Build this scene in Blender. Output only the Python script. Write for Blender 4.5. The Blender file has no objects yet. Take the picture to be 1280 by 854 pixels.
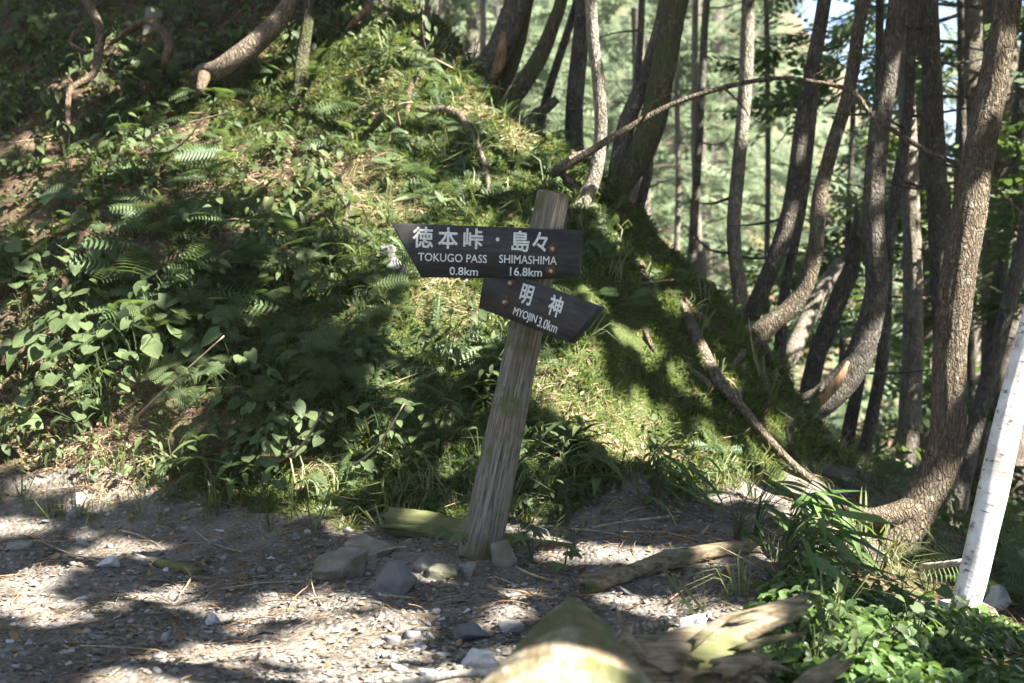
import bpy, math, random
import numpy as np
from mathutils import Vector, Matrix, Quaternion

# ------------------------------------------------------------------ camera, world, sun, exposure
S = bpy.context.scene
COL = S.collection
CAM = np.array((0.0, 0.0, 1.0))
FPX = 1280 * 50 / 36.0
PITCH = math.atan(47 / FPX)
cam_d = bpy.data.cameras.new('camera')
cam_d.lens = 50; cam_d.sensor_width = 36; cam_d.clip_start = 0.05; cam_d.clip_end = 3000
cam_d.dof.use_dof = True; cam_d.dof.focus_distance = 5.3; cam_d.dof.aperture_fstop = 3.2
cam = bpy.data.objects.new('camera', cam_d); COL.objects.link(cam)
cam.location = CAM; cam.rotation_euler = (math.radians(90) - PITCH, 0, 0)
S.camera = cam

SUN = np.array((0.63, -0.30, 0.72)); SUN = SUN / np.linalg.norm(SUN)
world = bpy.data.worlds.new('World'); S.world = world; world.use_nodes = True
wn = world.node_tree.nodes; wl = world.node_tree.links
sky = wn.new('ShaderNodeTexSky'); sky.sky_type = 'NISHITA'; sky.sun_disc = False
sky.sun_elevation = math.asin(SUN[2]); sky.sun_rotation = math.atan2(SUN[0], SUN[1])
sky.air_density = 1.0; sky.dust_density = 0.15; sky.ozone_density = 2.0; sky.altitude = 2100
bg = wn['Background']; bg.inputs['Strength'].default_value = 0.05
# broken white cloud over the blue
wtc = wn.new('ShaderNodeTexCoord'); wns = wn.new('ShaderNodeTexNoise'); wns.inputs['Scale'].default_value = 5.5
wns.inputs['Detail'].default_value = 6; wns.inputs['Roughness'].default_value = 0.55
wr = wn.new('ShaderNodeValToRGB'); wr.color_ramp.elements[0].position = 0.50; wr.color_ramp.elements[1].position = 0.64
wm = wn.new('ShaderNodeMix'); wm.data_type = 'RGBA'
wl.new(wtc.outputs['Generated'], wns.inputs['Vector']); wl.new(wns.outputs['Fac'], wr.inputs['Fac'])
wl.new(wr.outputs['Color'], wm.inputs[0]); wl.new(sky.outputs['Color'], wm.inputs[6]); wm.inputs[7].default_value = (6, 6.3, 6.8, 1)
wl.new(wm.outputs[2], bg.inputs['Color'])
sl = bpy.data.lights.new('sun', 'SUN'); sl.energy = 5.0; sl.angle = math.radians(0.5); sl.color = (1.0, 0.95, 0.86)
so = bpy.data.objects.new('sun', sl); COL.objects.link(so)
so.rotation_euler = Vector(SUN).to_track_quat('Z', 'Y').to_euler(); so.location = (6, -3, 12)
S.view_settings.view_transform = 'Standard'; S.view_settings.look = 'None'; S.view_settings.gamma = 1
S.view_settings.exposure = 3.1
S.render.engine = 'CYCLES'
cy = S.cycles
cy.max_bounces = 6; cy.diffuse_bounces = 4; cy.glossy_bounces = 2; cy.transmission_bounces = 4; cy.transparent_max_bounces = 4
cy.use_denoising = True; cy.use_adaptive_sampling = True; cy.adaptive_threshold = 0.02
cy.caustics_reflective = False; cy.caustics_refractive = False
cy.sample_clamp_indirect = 6

rng = np.random.default_rng(7)
random.seed(7)

# ------------------------------------------------------------------ numeric helpers
def _hash(ix, iy, iz):
    h = (ix.astype(np.int64) * 374761393 + iy.astype(np.int64) * 668265263 + iz.astype(np.int64) * 2147483647) & 0xffffffff
    h = ((h ^ (h >> 13)) * 1274126177) & 0xffffffff
    h = ((h ^ (h >> 16)) * 2246822519) & 0xffffffff
    return ((h ^ (h >> 15)) & 0xffff) / 32767.5 - 1.0

def noise3(p):
    p = np.asarray(p, float); i = np.floor(p).astype(np.int64); f = p - i; f = f * f * (3 - 2 * f)
    r = 0
    for dx in (0, 1):
        wx = f[..., 0] if dx else 1 - f[..., 0]
        for dy in (0, 1):
            wy = f[..., 1] if dy else 1 - f[..., 1]
            for dz in (0, 1):
                wz = f[..., 2] if dz else 1 - f[..., 2]
                r = r + wx * wy * wz * _hash(i[..., 0] + dx, i[..., 1] + dy, i[..., 2] + dz)
    return r

def fbm(p, oct=3, gain=0.5):
    a, r = 1.0, 0
    p = np.asarray(p, float)
    for k in range(oct):
        r = r + a * noise3(p * 2 ** k + 17.3 * k); a *= gain
    return r

def smooth(e0, e1, x):
    t = np.clip((x - e0) / (e1 - e0), 0, 1); return t * t * (3 - 2 * t)

def raydir(px, py):
    f = np.array((0, math.cos(PITCH), -math.sin(PITCH))); u = np.array((0, math.sin(PITCH), math.cos(PITCH)))
    return f + np.array((1, 0, 0)) * ((px - 640) / FPX) + u * ((427 - py) / FPX)

def at(px, py, Y):
    d = raydir(px, py); return CAM + d * (Y / d[1])

# ------------------------------------------------------------------ lie of the land
ANCH = [at(*a) for a in [
    (0, 850, 3.8), (300, 850, 3.78), (600, 850, 3.75), (850, 850, 3.75), (0, 740, 4.95), (300, 740, 4.95), (600, 690, 5.33), (760, 740, 4.9),
    (0, 636, 6.25), (200, 640, 6.15), (430, 652, 5.95), (570, 650, 5.95), (700, 648, 6.0), (860, 603, 6.7), (935, 572, 7.2), (1010, 590, 7.3),
    (1000, 640, 6.4), (1100, 672, 6.6), (1150, 745, 5.7), (1180, 705, 6.4), (1240, 712, 6.3), (1145, 702, 6.4), (1205, 772, 5.0), (1100, 812, 4.2), (1275, 852, 4.2), (900, 690, 5.3), (900, 800, 4.15), (1000, 715, 5.15),
    (1275, 800, 4.9), (1275, 730, 8.0), (1195, 690, 9.0), (1130, 602, 11.0), (1070, 600, 9.5),
    (0, 300, 7.97), (0, 150, 8.97), (0, 0, 10.27), (0, 450, 7.15), (300, 480, 6.75), (300, 300, 7.56), (300, 150, 8.55), (300, 0, 9.74), (500, 500, 6.6),
    (500, 300, 7.45), (520, 170, 8.2), (520, 50, 9.14), (600, 118, 8.7), (600, 300, 7.4), (650, 450, 6.75), (690, 190, 8.24), (740, 270, 7.83), (740, 400, 7.0), (740, 540, 6.4),
    (850, 385, 7.75), (850, 500, 7.05), (945, 440, 7.95), (1000, 503, 8.0), (940, 520, 7.45)]]
ANCH += [np.array(a, float) for a in [
    (-.75, 11, 2.95), (-.75, 14, 2.6), (-.2, 10, 2.45), (.25, 9.5, 1.9), (.25, 12, 1.1), (.45, 9.2, 1.35), (.6, 11, .5), (.95, 8.9, .8), (1.1, 10.5, .05), (1.65, 9.2, .1), (1.8, 10.6, -.3),
    (-3, 1, 0), (0, 0, 0), (3, 1, -.35), (-6, 3, 0), (-7, 6.3, .1), (-8, 10.3, 3.2), (5, 6, -1.2), (6, 3, -.9), (7, 9, -2.2), (5, 11, -1.4), (3, 14, -1.0), (8, 14, -2.6), (-3.5, 14, 4.6), (-8, 14, 5.6), (0, 16, 1.2), (2.2, 1.5, -.15)]]
ANCH = np.array(ANCH)
def _phi(d2): return np.sqrt(d2 + 0.09)
_n = len(ANCH)
_A = np.zeros((_n + 3, _n + 3))
_A[:_n, :_n] = _phi(((ANCH[:, None, :2] - ANCH[None, :, :2]) ** 2).sum(-1)) + np.eye(_n) * 0.0
_A[:_n, _n] = 1; _A[:_n, _n + 1:] = ANCH[:, :2]; _A[_n:, :_n] = _A[:_n, _n:].T
_W = np.linalg.solve(_A, np.concatenate([ANCH[:, 2], np.zeros(3)]))

TOE = np.array([(-9, 6.6), (-2.2, 6.35), (-.7, 6.0), (.2, 5.95), (.85, 6.5), (1.2, 6.98), (1.5, 7.3), (1.75, 7.5), (2.1, 8.3), (2.2, 9)])
def bank_mask(x, y):          # >0 on the bank
    t = np.interp(x, TOE[:, 0], TOE[:, 1]); return np.where(x < 2.1, y - t, -1)
EDGE = np.array([(0, .2), (3.3, .45), (4.2, .72), (5.2, 1.05), (5.7, 1.5), (6.6, 1.75), (7.4, 2.0), (12, 2.2)])
def right_mask(x, y):         # >0 on the downhill side of the trail
    return x - np.interp(y, EDGE[:, 0], EDGE[:, 1])

def H(x, y, fine=True):
    x = np.asarray(x, float); y = np.asarray(y, float)
    shp = x.shape; xf, yf = np.clip(x.ravel(), -9, 9), np.clip(y.ravel(), -2, 17)
    z = np.empty(xf.shape)
    for s in range(0, len(xf), 20000):
        a, b = xf[s:s + 20000], yf[s:s + 20000]
        d2 = (a[:, None] - ANCH[None, :, 0]) ** 2 + (b[:, None] - ANCH[None, :, 1]) ** 2
        z[s:s + 20000] = _phi(d2) @ _W[:_n] + _W[_n] + _W[_n + 1] * a + _W[_n + 2] * b
    z = z.reshape(shp)
    far = -2.2 + 0.46 * np.maximum(0, y - 25) * (1 - .75 * smooth(.14, .34, x / np.maximum(y, 1))) + 0.5 * np.maximum(0, -x - 1.5) - 0.10 * np.clip(x - 2, 0, 20) * (1 - smooth(20, 32, y))
    far = np.minimum(far, 11 + 0.06 * np.minimum(y, 80)) + 1.2 * noise3(np.stack([x * .09, y * .09, x * 0], -1))
    k = smooth(11.5, 19, y + 0.5 * np.maximum(0, np.abs(x) - 7))
    z = z * (1 - k) + far * k
    if fine:
        p = np.stack([x, y, z * 0], -1)
        bm = smooth(-.1, .5, bank_mask(x, y)) * (1 - k)
        rm = smooth(-.1, .4, right_mask(x, y)) * (1 - k)
        lum = 0.12 * noise3(p * 1.7 + 5) + 0.075 * noise3(p * 4.1) + 0.04 * np.abs(noise3(p * 8)) + 0.022 * noise3(p * 16)
        z = z + bm * smooth(-.6, .4, x) * (.13 * noise3(p * 2.7 + 20) + .07 * np.abs(noise3(p * 5.3 + 3)) - .03)
        z = z + (bm * 0.9 + rm * 0.4) * lum + (1 - np.maximum(bm, rm)) * (0.035 * noise3(p * 2.4) + 0.018 * noise3(p * 6) + 0.009 * noise3(p * 17))
    return z

_T = np.arange(2.2, 18, 0.012)
def ground(px, py):
    d = raydir(px, py); P = CAM + d[None] * _T[:, None]
    below = P[:, 2] <= H(P[:, 0], P[:, 1])
    i = int(np.argmax(below)) if below.any() else len(_T) - 1
    return P[i]

def normals(x, y, e=0.03):
    hx = (H(x + e, y) - H(x - e, y)) / (2 * e); hy = (H(x, y + e) - H(x, y - e)) / (2 * e)
    n = np.stack([-hx, -hy, np.ones_like(hx)], -1); return n / np.linalg.norm(n, axis=-1, keepdims=True)

# ------------------------------------------------------------------ mesh helpers
def mesh(name, verts, faces, mat, uv=None, var=None, smooth_shade=True):
    """faces: list of (n,k) integer arrays."""
    me = bpy.data.meshes.new(name)
    verts = np.asarray(verts, np.float32)
    fl = [np.asarray(f, np.int32) for f in faces if len(f)]
    loops = np.concatenate([f.ravel() for f in fl])
    tot = np.concatenate([np.full(len(f), f.shape[1], np.int32) for f in fl])
    st = np.concatenate([[0], np.cumsum(tot)[:-1]]).astype(np.int32)
    me.vertices.add(len(verts)); me.vertices.foreach_set('co', verts.ravel())
    me.loops.add(len(loops)); me.loops.foreach_set('vertex_index', loops)
    me.polygons.add(len(tot)); me.polygons.foreach_set('loop_start', st); me.polygons.foreach_set('loop_total', tot)
    if smooth_shade: me.polygons.foreach_set('use_smooth', np.ones(len(tot), bool))
    if uv is not None:
        l = me.uv_layers.new(name='UVMap'); l.data.foreach_set('uv', np.asarray(uv, np.float32)[loops].ravel())
    if var is not None:
        a = me.attributes.new('var', 'FLOAT', 'POINT'); a.data.foreach_set('value', np.asarray(var, np.float32))
    me.update(calc_edges=True); me.validate()
    if mat: me.materials.append(mat)
    return me

def link(name, me, parent=None, mtx=None):
    o = bpy.data.objects.new(name, me); COL.objects.link(o)
    if parent is not None: o.parent = parent
    if mtx is not None: o.matrix_basis = mtx
    return o

def tag(o, label=None, cat=None, group=None, kind=None):
    for k, v in (('label', label), ('category', cat), ('group', group), ('kind', kind)):
        if v: o[k] = v
    return o

def empty(name, loc, label, cat, group=None):
    o = bpy.data.objects.new(name, None); COL.objects.link(o); o.location = Vector(loc); o.empty_display_size = .1
    return tag(o, label, cat, group)

class Geo:
    def __init__(s): s.v, s.f, s.var, s.uv, s.n = [], {}, [], [], 0
    def add(s, v, f, var=0.5, uv=None):
        v = np.asarray(v, float); s.v.append(v)
        for a in f:
            a = np.asarray(a, int)
            if len(a): s.f.setdefault(a.shape[1], []).append(a + s.n)
        s.var.append(np.broadcast_to(np.asarray(var, float), (len(v),)).copy())
        s.uv.append(np.zeros((len(v), 2)) if uv is None else np.asarray(uv, float)); s.n += len(v)
        return s
    def scatter(s, tm, P, R, sc, var):
        """one copy of template tm=(verts, faces, uv) per row"""
        tv, tf = tm[0], tm[1]; N, m = len(P), len(tv)
        if N == 0: return s
        sc = np.asarray(sc, float); sc = sc[:, None, None] if sc.ndim == 1 else sc[:, None, :]
        v = np.einsum('nij,nmj->nmi', R, tv[None] * sc) + P[:, None, :]
        off = (np.arange(N) * m)[:, None, None]
        f = [(np.asarray(a)[None] + off).reshape(-1, np.asarray(a).shape[1]) for a in tf]
        return s.add(v.reshape(-1, 3), f, np.repeat(var, m), np.tile(tm[2], (N, 1)) if len(tm) > 2 else None)
    def build(s, name, mat, smooth_shade=True):
        return mesh(name, np.concatenate(s.v), [np.concatenate(a) for a in s.f.values()], mat, np.concatenate(s.uv), np.concatenate(s.var), smooth_shade)

def frames(n, az, tilt=None):
    """rotation matrices whose z is n (N,3) with x turned by az"""
    n = n / np.linalg.norm(n, axis=-1, keepdims=True)
    ref = np.stack([np.cos(az), np.sin(az), np.zeros_like(az)], -1)
    x = ref - n * (ref * n).sum(-1, keepdims=True); x /= np.linalg.norm(x, axis=-1, keepdims=True) + 1e-9
    y = np.cross(n, x); return np.stack([x, y, n], -1)

def rand_tilt(n, amt, g=None):
    g = g or rng
    m = n + g.normal(0, amt, n.shape); return m / np.linalg.norm(m, axis=-1, keepdims=True)

def catmull(P, R, step):
    P = np.asarray(P, float); R = np.asarray(R, float); out, rad = [], []
    Q = np.concatenate([[2 * P[0] - P[1]], P, [2 * P[-1] - P[-2]]])
    for i in range(len(P) - 1):
        p0, p1, p2, p3 = Q[i:i + 4]; n = max(2, int(np.linalg.norm(p2 - p1) / step))
        for t in np.arange(n) / n:
            out.append(.5 * (2 * p1 + (p2 - p0) * t + (2 * p0 - 5 * p1 + 4 * p2 - p3) * t * t + (3 * p1 - p0 - 3 * p2 + p3) * t ** 3)); rad.append(R[i] + (R[i + 1] - R[i]) * t)
    out.append(P[-1]); rad.append(R[-1]); return np.array(out), np.array(rad)

def tube(P, R, nseg=14, step=.06, bark=0.0, lump=0.0, freq=9.0, seed=0, cap=True, flat=None, jag=0.0):
    c, r = catmull(P, R, step); n = len(c)
    t = np.gradient(c, axis=0); t /= np.linalg.norm(t, axis=1, keepdims=True) + 1e-9
    L = np.concatenate([[0], np.cumsum(np.linalg.norm(np.diff(c, axis=0), axis=1))])
    u = np.cross(t[0], (0.31, 0.9, 0.2)); u /= np.linalg.norm(u); us = []
    for k in range(n):
        u = u - t[k] * (u @ t[k]); u /= np.linalg.norm(u); us.append(u)
    us = np.array(us); vs = np.cross(t, us)
    a = np.arange(nseg) / nseg * 2 * math.pi
    ca, sa = np.cos(a)[None, :], np.sin(a)[None, :]
    rr = np.repeat(r[:, None], nseg, 1)
    q = np.stack([np.broadcast_to(ca, rr.shape) * 1.0, np.broadcast_to(sa, rr.shape) * 1.0, np.broadcast_to(L[:, None], rr.shape)], -1)
    if lump: rr = rr * (1 + lump * fbm(q * (1.1, 1.1, 2.2) + seed * 3.7, 2))
    if bark:
        b = noise3(q * (freq * .35, freq * .35, freq * .28) + seed) + .6 * noise3(q * (freq * .8, freq * .8, freq * .6) + seed)
        rr = rr * (1 + bark * (np.abs(b) - .35) * 1.4)
    fl = 1.0 if flat is None else flat
    v = c[:, None, :] + us[:, None, :] * (ca * rr)[..., None] + vs[:, None, :] * (sa * rr * fl)[..., None]
    if jag:
        for e, sg in ((0, -1), (n - 1, 1)):
            jn = noise3(np.stack([np.cos(a) * 2.2 + seed, np.sin(a) * 2.2, a * 0 + e], -1)) + .8 * noise3(np.stack([np.cos(a) * 6 + seed, np.sin(a) * 6, a * 0 + e], -1))
            v[e] += t[e] * (sg * jag * np.abs(jn))[:, None]
    v = v.reshape(-1, 3)
    i = np.arange(n - 1)[:, None] * nseg; j = np.arange(nseg)[None, :]; j2 = (j + 1) % nseg
    f = np.stack([i + j, i + j2, i + nseg + j2, i + nseg + j], -1).reshape(-1, 4)
    uv = np.stack([np.broadcast_to(a[None, :] / (2 * math.pi), rr.shape), np.broadcast_to(L[:, None], rr.shape)], -1).reshape(-1, 2)
    fs = [f]
    if cap:
        m = len(v); v = np.concatenate([v, [c[0], c[-1]]]); uv = np.concatenate([uv, [[0, 0], [0, L[-1]]]])
        fs.append(np.concatenate([np.stack([np.full(nseg, m), (j2)[0], j[0]], -1), np.stack([np.full(nseg, m + 1), (n - 1) * nseg + j[0], (n - 1) * nseg + j2[0]], -1)]))
    return v, fs, uv

# ------------------------------------------------------------------ materials
class NT:
    def __init__(s, name):
        s.m = bpy.data.materials.new(name); s.m.use_nodes = True; s.n = s.m.node_tree.nodes; s.l = s.m.node_tree.links
        s.b = s.n['Principled BSDF']; s.out = s.n['Material Output']
    def new(s, t, **kw):
        x = s.n.new(t)
        for k, v in kw.items():
            if k in x.inputs: x.inputs[k].default_value = v
            else: setattr(x, k, v)
        return x
    def link(s, a, b): s.l.new(a, b)
    def coord(s, kind='Object', scale=(1, 1, 1)):
        c = s.new('ShaderNodeTexCoord'); m = s.new('ShaderNodeMapping'); m.inputs['Scale'].default_value = scale
        s.link(c.outputs[kind], m.inputs['Vector']); return m.outputs['Vector']
    def geo(s, scale=(1, 1, 1)):
        c = s.new('ShaderNodeNewGeometry'); m = s.new('ShaderNodeMapping'); m.inputs['Scale'].default_value = scale
        s.link(c.outputs['Position'], m.inputs['Vector']); return m.outputs['Vector']
    def noise(s, vec, scale, detail=4, rough=.55, dist=0.0):
        x = s.new('ShaderNodeTexNoise', Scale=scale, Detail=detail, Roughness=rough, Distortion=dist); s.link(vec, x.inputs['Vector']); return x.outputs['Fac']
    def ramp(s, fac, stops, interp='LINEAR'):
        r = s.new('ShaderNodeValToRGB'); e = r.color_ramp.elements; r.color_ramp.interpolation = interp
        while len(e) > 1: e.remove(e[-1])
        for i, (p, c) in enumerate(stops):
            q = e[0] if i == 0 else e.new(p)
            q.position = p; q.color = (*c, 1) if isinstance(c, (tuple, list)) else (c, c, c, 1)
        s.link(fac, r.inputs['Fac']); return r.outputs['Color']
    def mix(s, fac, a, b, blend='MIX'):
        x = s.new('ShaderNodeMix', data_type='RGBA', blend_type=blend)
        for sock, v in ((x.inputs[0], fac), (x.inputs[6], a), (x.inputs[7], b)):
            if hasattr(v, 'node'): s.link(v, sock)
            else: sock.default_value = v if isinstance(v, (int, float)) else (*v, 1)
        return x.outputs[2]
    def math(s, op, a, b=0.0):
        x = s.new('ShaderNodeMath', operation=op)
        for sock, v in zip(x.inputs, (a, b)):
            if hasattr(v, 'node'): s.link(v, sock)
            else: sock.default_value = v
        return x.outputs[0]
    def bump(s, h, strength=.5, dist=.01):
        x = s.new('ShaderNodeBump', Strength=strength, Distance=dist); s.link(h, x.inputs['Height']); s.link(x.outputs['Normal'], s.b.inputs['Normal'])
    def attr(s, n):
        return s.new('ShaderNodeAttribute', attribute_name=n).outputs['Fac']
    def base(s, c, rough=.8, spec=.3):
        if hasattr(c, 'node'): s.link(c, s.b.inputs['Base Color'])
        else: s.b.inputs['Base Color'].default_value = (*c, 1)
        s.b.inputs['Roughness'].default_value = rough; s.b.inputs['Specular IOR Level'].default_value = spec

def leaf_mat(name, dark, light, trans=.35, rough=.5, tcol=None, vein=False):
    t = NT(name)
    oi = t.new('ShaderNodeObjectInfo').outputs['Random']
    v = t.math('FRACT', t.math('ADD', t.attr('var'), oi))
    c = t.mix(v, dark, light)
    sp = t.noise(t.geo(), 55, 2)
    c = t.mix(t.ramp(sp, [(.55, 0.0), (.8, .5)]), c, tuple(min(1, x * 1.5 + .01) for x in light))
    if vein:
        uv = t.coord('UV')
        sx = t.new('ShaderNodeSeparateXYZ'); t.link(uv, sx.inputs[0])
        d = t.math('ABSOLUTE', t.math('SUBTRACT', sx.outputs[0], .5))
        w = t.math('PINGPONG', t.math('ADD', t.math('MULTIPLY', sx.outputs[1], 7.0), t.math('MULTIPLY', d, -5.0)), .5)
        line = t.math('MAXIMUM', t.math('LESS_THAN', d, .018), t.math('MULTIPLY', t.math('LESS_THAN', w, .06), .6))
        c = t.mix(t.math('MULTIPLY', line, .45), c, tuple(x * 1.6 + .015 for x in light))
    t.base(c, rough, .35)
    tr = t.new('ShaderNodeBsdfTranslucent')
    t.link(t.mix(.6, c, tcol or (light[0] * 2.0, light[1] * 2.0, light[2] * 1.0)), tr.inputs['Color'])
    m = t.new('ShaderNodeMixShader'); m.inputs[0].default_value = trans
    t.link(t.b.outputs[0], m.inputs[1]); t.link(tr.outputs[0], m.inputs[2]); t.link(m.outputs[0], t.out.inputs['Surface'])
    return t.m

def bark_mat(name, dark, light, moss=0.0, streak=1.0, patch=None):
    t = NT(name); g = t.geo()
    n1 = t.noise(t.geo((1, 1, .3)), 42 * streak, 6, .7, 1.2); n2 = t.noise(g, 6, 4); n3 = t.noise(g, 130, 3, .7)
    dst = t.new('ShaderNodeVectorMath', operation='ADD'); nz = t.new('ShaderNodeTexNoise', Scale=14.0, Detail=3.0); t.link(g, nz.inputs['Vector'])
    sc = t.new('ShaderNodeVectorMath', operation='SCALE'); sc.inputs['Scale'].default_value = .06; t.link(nz.outputs['Color'], sc.inputs[0])
    t.link(g, dst.inputs[0]); t.link(sc.outputs[0], dst.inputs[1])
    mp = t.new('ShaderNodeMapping'); mp.inputs['Scale'].default_value = (1, 1, .2); t.link(dst.outputs[0], mp.inputs['Vector'])
    vo = t.new('ShaderNodeTexVoronoi', feature='DISTANCE_TO_EDGE', Scale=62.0 * streak); t.link(mp.outputs[0], vo.inputs['Vector'])
    vc = t.new('ShaderNodeTexVoronoi', Scale=62.0 * streak); t.link(mp.outputs[0], vc.inputs['Vector'])
    crack = t.ramp(vo.outputs['Distance'], [(0.0, 0.0), (.22, 1.0)])
    c = t.ramp(n1, [(.3, tuple(x * .45 for x in dark)), (.46, dark), (.7, light)])
    c = t.mix(t.math('MULTIPLY', vc.outputs['Color'], .45), c, tuple(x * 1.2 for x in light))
    c = t.mix(t.ramp(n2, [(.42, 0.0), (.68, .6)]), c, patch or tuple(x * 1.2 for x in light))
    c = t.mix(t.math('MULTIPLY', t.math('SUBTRACT', 1.0, crack), .5), c, tuple(x * .3 for x in dark))
    c = t.mix(t.ramp(t.noise(g, 24, 4, .6), [(.60, 0.0), (.68, .6)]), c, (.24, .25, .2))
    if moss:
        mm = t.ramp(t.noise(g, 6, 5, .65), [(.56 - .16 * moss, 0.0), (.66 - .1 * moss, 1.0)])
        c = t.mix(t.math('MULTIPLY', mm, .75), c, t.mix(n3, (.03, .042, .012), (.10, .115, .04)))
    t.base(c, .9, .2)
    t.bump(t.math('ADD', t.math('ADD', t.math('MULTIPLY', crack, .7), n1), t.math('MULTIPLY', n3, .35)), 1.0, .014)
    return t.m

def rock_mat(name, dark, light, moss=.2):
    t = NT(name); g = t.coord('Object'); oi = t.new('ShaderNodeObjectInfo').outputs['Random']
    g2 = t.new('ShaderNodeVectorMath', operation='ADD'); t.link(t.geo(), g2.inputs[0]); t.link(oi, g2.inputs[1])
    n = t.noise(g2.outputs[0], 16, 6, .65); n2 = t.noise(g2.outputs[0], 70, 3)
    c = t.ramp(n, [(.3, dark), (.7, light)])
    c = t.mix(t.math('MULTIPLY', oi, .5), c, tuple(x * 1.4 for x in light))
    c = t.mix(t.math('MULTIPLY', n2, .4), c, (dark[0] * .6, dark[1] * .6, dark[2] * .6))
    c = t.mix(t.ramp(t.noise(g2.outputs[0], 9, 4), [(.62 - .2 * moss, 0.0), (.8 - .2 * moss, .7)]), c, (.085, .085, .035))
    t.base(c, .85, .3); t.bump(t.math('ADD', n, t.math('MULTIPLY', n2, .5)), .6, .006)
    return t.m

def wood_mat(name, dark, light, green=0.0, brown=0.0, sx=1.0, axis=2, lichen=0.0, stretch=.06):
    t = NT(name); sc = [1, 1, 1]; sc[axis] = stretch
    g = t.coord('Object', tuple(sc)); g1 = t.coord('Object')
    n = t.noise(g, 75 * sx, 5, .7, .25); n2 = t.noise(g1, 6, 4)
    c = t.ramp(n, [(.30, tuple(x * .3 for x in dark)), (.43, dark), (.67, light)])
    if brown: c = t.mix(t.ramp(t.noise(g1, 4.3, 4), [(.5, 0.0), (.66, brown)]), c, (.15, .065, .03))
    if green: c = t.mix(t.ramp(n2, [(.58 - green * .2, 0.0), (.66 - green * .16, .85)]), c, t.mix(n, (.035, .045, .014), (.10, .11, .036)))
    if lichen: c = t.mix(t.ramp(t.noise(g1, 22, 4), [(.56, 0.0), (.7, lichen)]), c, (.16, .18, .11))
    t.base(c, .85, .25); t.bump(n, .85, .006)
    return t.m

def plain_mat(name, c, rough=.7, spec=.3, n=0.0, scale=60, metal=0.0):
    t = NT(name)
    if n:
        f = t.noise(t.coord('Object'), scale, 5, .65)
        col = t.ramp(f, [(.3, tuple(x * (1 - n) for x in c)), (.7, tuple(min(1, x * (1 + n)) for x in c))]); t.base(col, rough, spec); t.bump(f, .3, .002)
    else: t.base(c, rough, spec)
    t.b.inputs['Metallic'].default_value = metal
    return t.m

def ground_mat(name, kind):
    t = NT(name); g = t.geo()
    n0 = t.noise(g, 1.3, 4); n1 = t.noise(g, 7, 5, .65); n2 = t.noise(g, 38, 5, .7); n3 = t.noise(g, 120, 3)
    vo = t.new('ShaderNodeTexVoronoi', Scale=55.0); t.link(g, vo.inputs['Vector'])
    vo2 = t.new('ShaderNodeTexVoronoi', Scale=24.0); t.link(g, vo2.inputs['Vector'])
    if kind == 'trail':
        soil = t.ramp(n2, [(.3, (.03, .024, .018)), (.5, (.074, .060, .045)), (.7, (.145, .123, .098))])
        grav = t.mix(vo.outputs['Color'], (.095, .085, .074), (.225, .205, .185))
        grav = t.mix(n3, grav, (.14, .125, .11))
        c = t.mix(t.ramp(t.math('ADD', t.math('MULTIPLY', n1, .6), t.math('MULTIPLY', n0, .4)), [(.42, 0.0), (.56, .85)]), soil, grav)
        h = t.math('ADD', t.math('MULTIPLY', vo.outputs['Distance'], -1.2), n2)
        t.base(c, .92, .2); t.bump(h, .8, .01)
    elif kind == 'bank':
        soil = t.ramp(n2, [(.3, (.022, .016, .011)), (.5, (.06, .043, .028)), (.72, (.13, .095, .063))])
        lit = t.ramp(n3, [(.35, (.05, .034, .02)), (.65, (.17, .12, .072))])
        c = t.mix(t.ramp(n1, [(.42, 0.0), (.6, .8)]), soil, lit)
        moss = t.ramp(n3, [(.3, (.022, .034, .009)), (.7, (.085, .115, .03))])
        sx = t.new('ShaderNodeSeparateXYZ'); t.link(g, sx.inputs[0])
        bias = t.new('ShaderNodeMapRange'); bias.inputs[1].default_value = -2.2; bias.inputs[2].default_value = -.6; bias.inputs[3].default_value = -.16; bias.inputs[4].default_value = .12
        t.link(sx.outputs[0], bias.inputs[0])
        mm = t.ramp(t.math('ADD', t.math('ADD', t.math('MULTIPLY', n1, .6), t.math('MULTIPLY', n0, .4)), bias.outputs[0]), [(.44, 0.0), (.56, .9)])
        c = t.mix(mm, c, moss)
        t.base(c, .95, .15); t.bump(t.math('ADD', n2, t.math('MULTIPLY', n3, .5)), .9, .02)
    else:
        soil = t.ramp(n2, [(.3, (.03, .022, .014)), (.5, (.1, .072, .046)), (.72, (.25, .19, .125))])
        moss = t.ramp(n3, [(.3, (.025, .036, .01)), (.7, (.09, .12, .035))])
        c = t.mix(t.ramp(t.math('ADD', t.math('MULTIPLY', n1, .5), t.math('MULTIPLY', n0, .5)), [(.48, 0.0), (.6, .85)]), soil, moss)
        t.base(c, .95, .15); t.bump(n2, .9, .03)
    return t.m

M = {}
M['trail'] = ground_mat('trail_gravel', 'trail'); M['bank'] = ground_mat('bank_soil_and_moss', 'bank'); M['floor'] = ground_mat('forest_floor_litter', 'floor')
M['bark_grey'] = bark_mat('grey_brown_bark', (.072, .062, .05), (.175, .156, .128))
M['bark_dark'] = bark_mat('dark_bark', (.058, .05, .04), (.15, .13, .105))
M['bark_warm'] = bark_mat('warm_brown_bark', (.085, .064, .043), (.195, .152, .105), patch=(.165, .14, .105))
M['bark_moss'] = bark_mat('mossy_bark', (.06, .048, .034), (.14, .115, .08), moss=1.0)
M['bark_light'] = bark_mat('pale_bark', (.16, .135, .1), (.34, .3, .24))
M['heartwood'] = wood_mat('orange_heartwood', (.15, .085, .045), (.33, .205, .12), sx=.6)
M['bleached'] = wood_mat('bleached_dead_wood', (.3, .255, .2), (.55, .5, .42), sx=.7)
M['root'] = bark_mat('root_bark', (.10, .075, .052), (.26, .21, .155))
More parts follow.
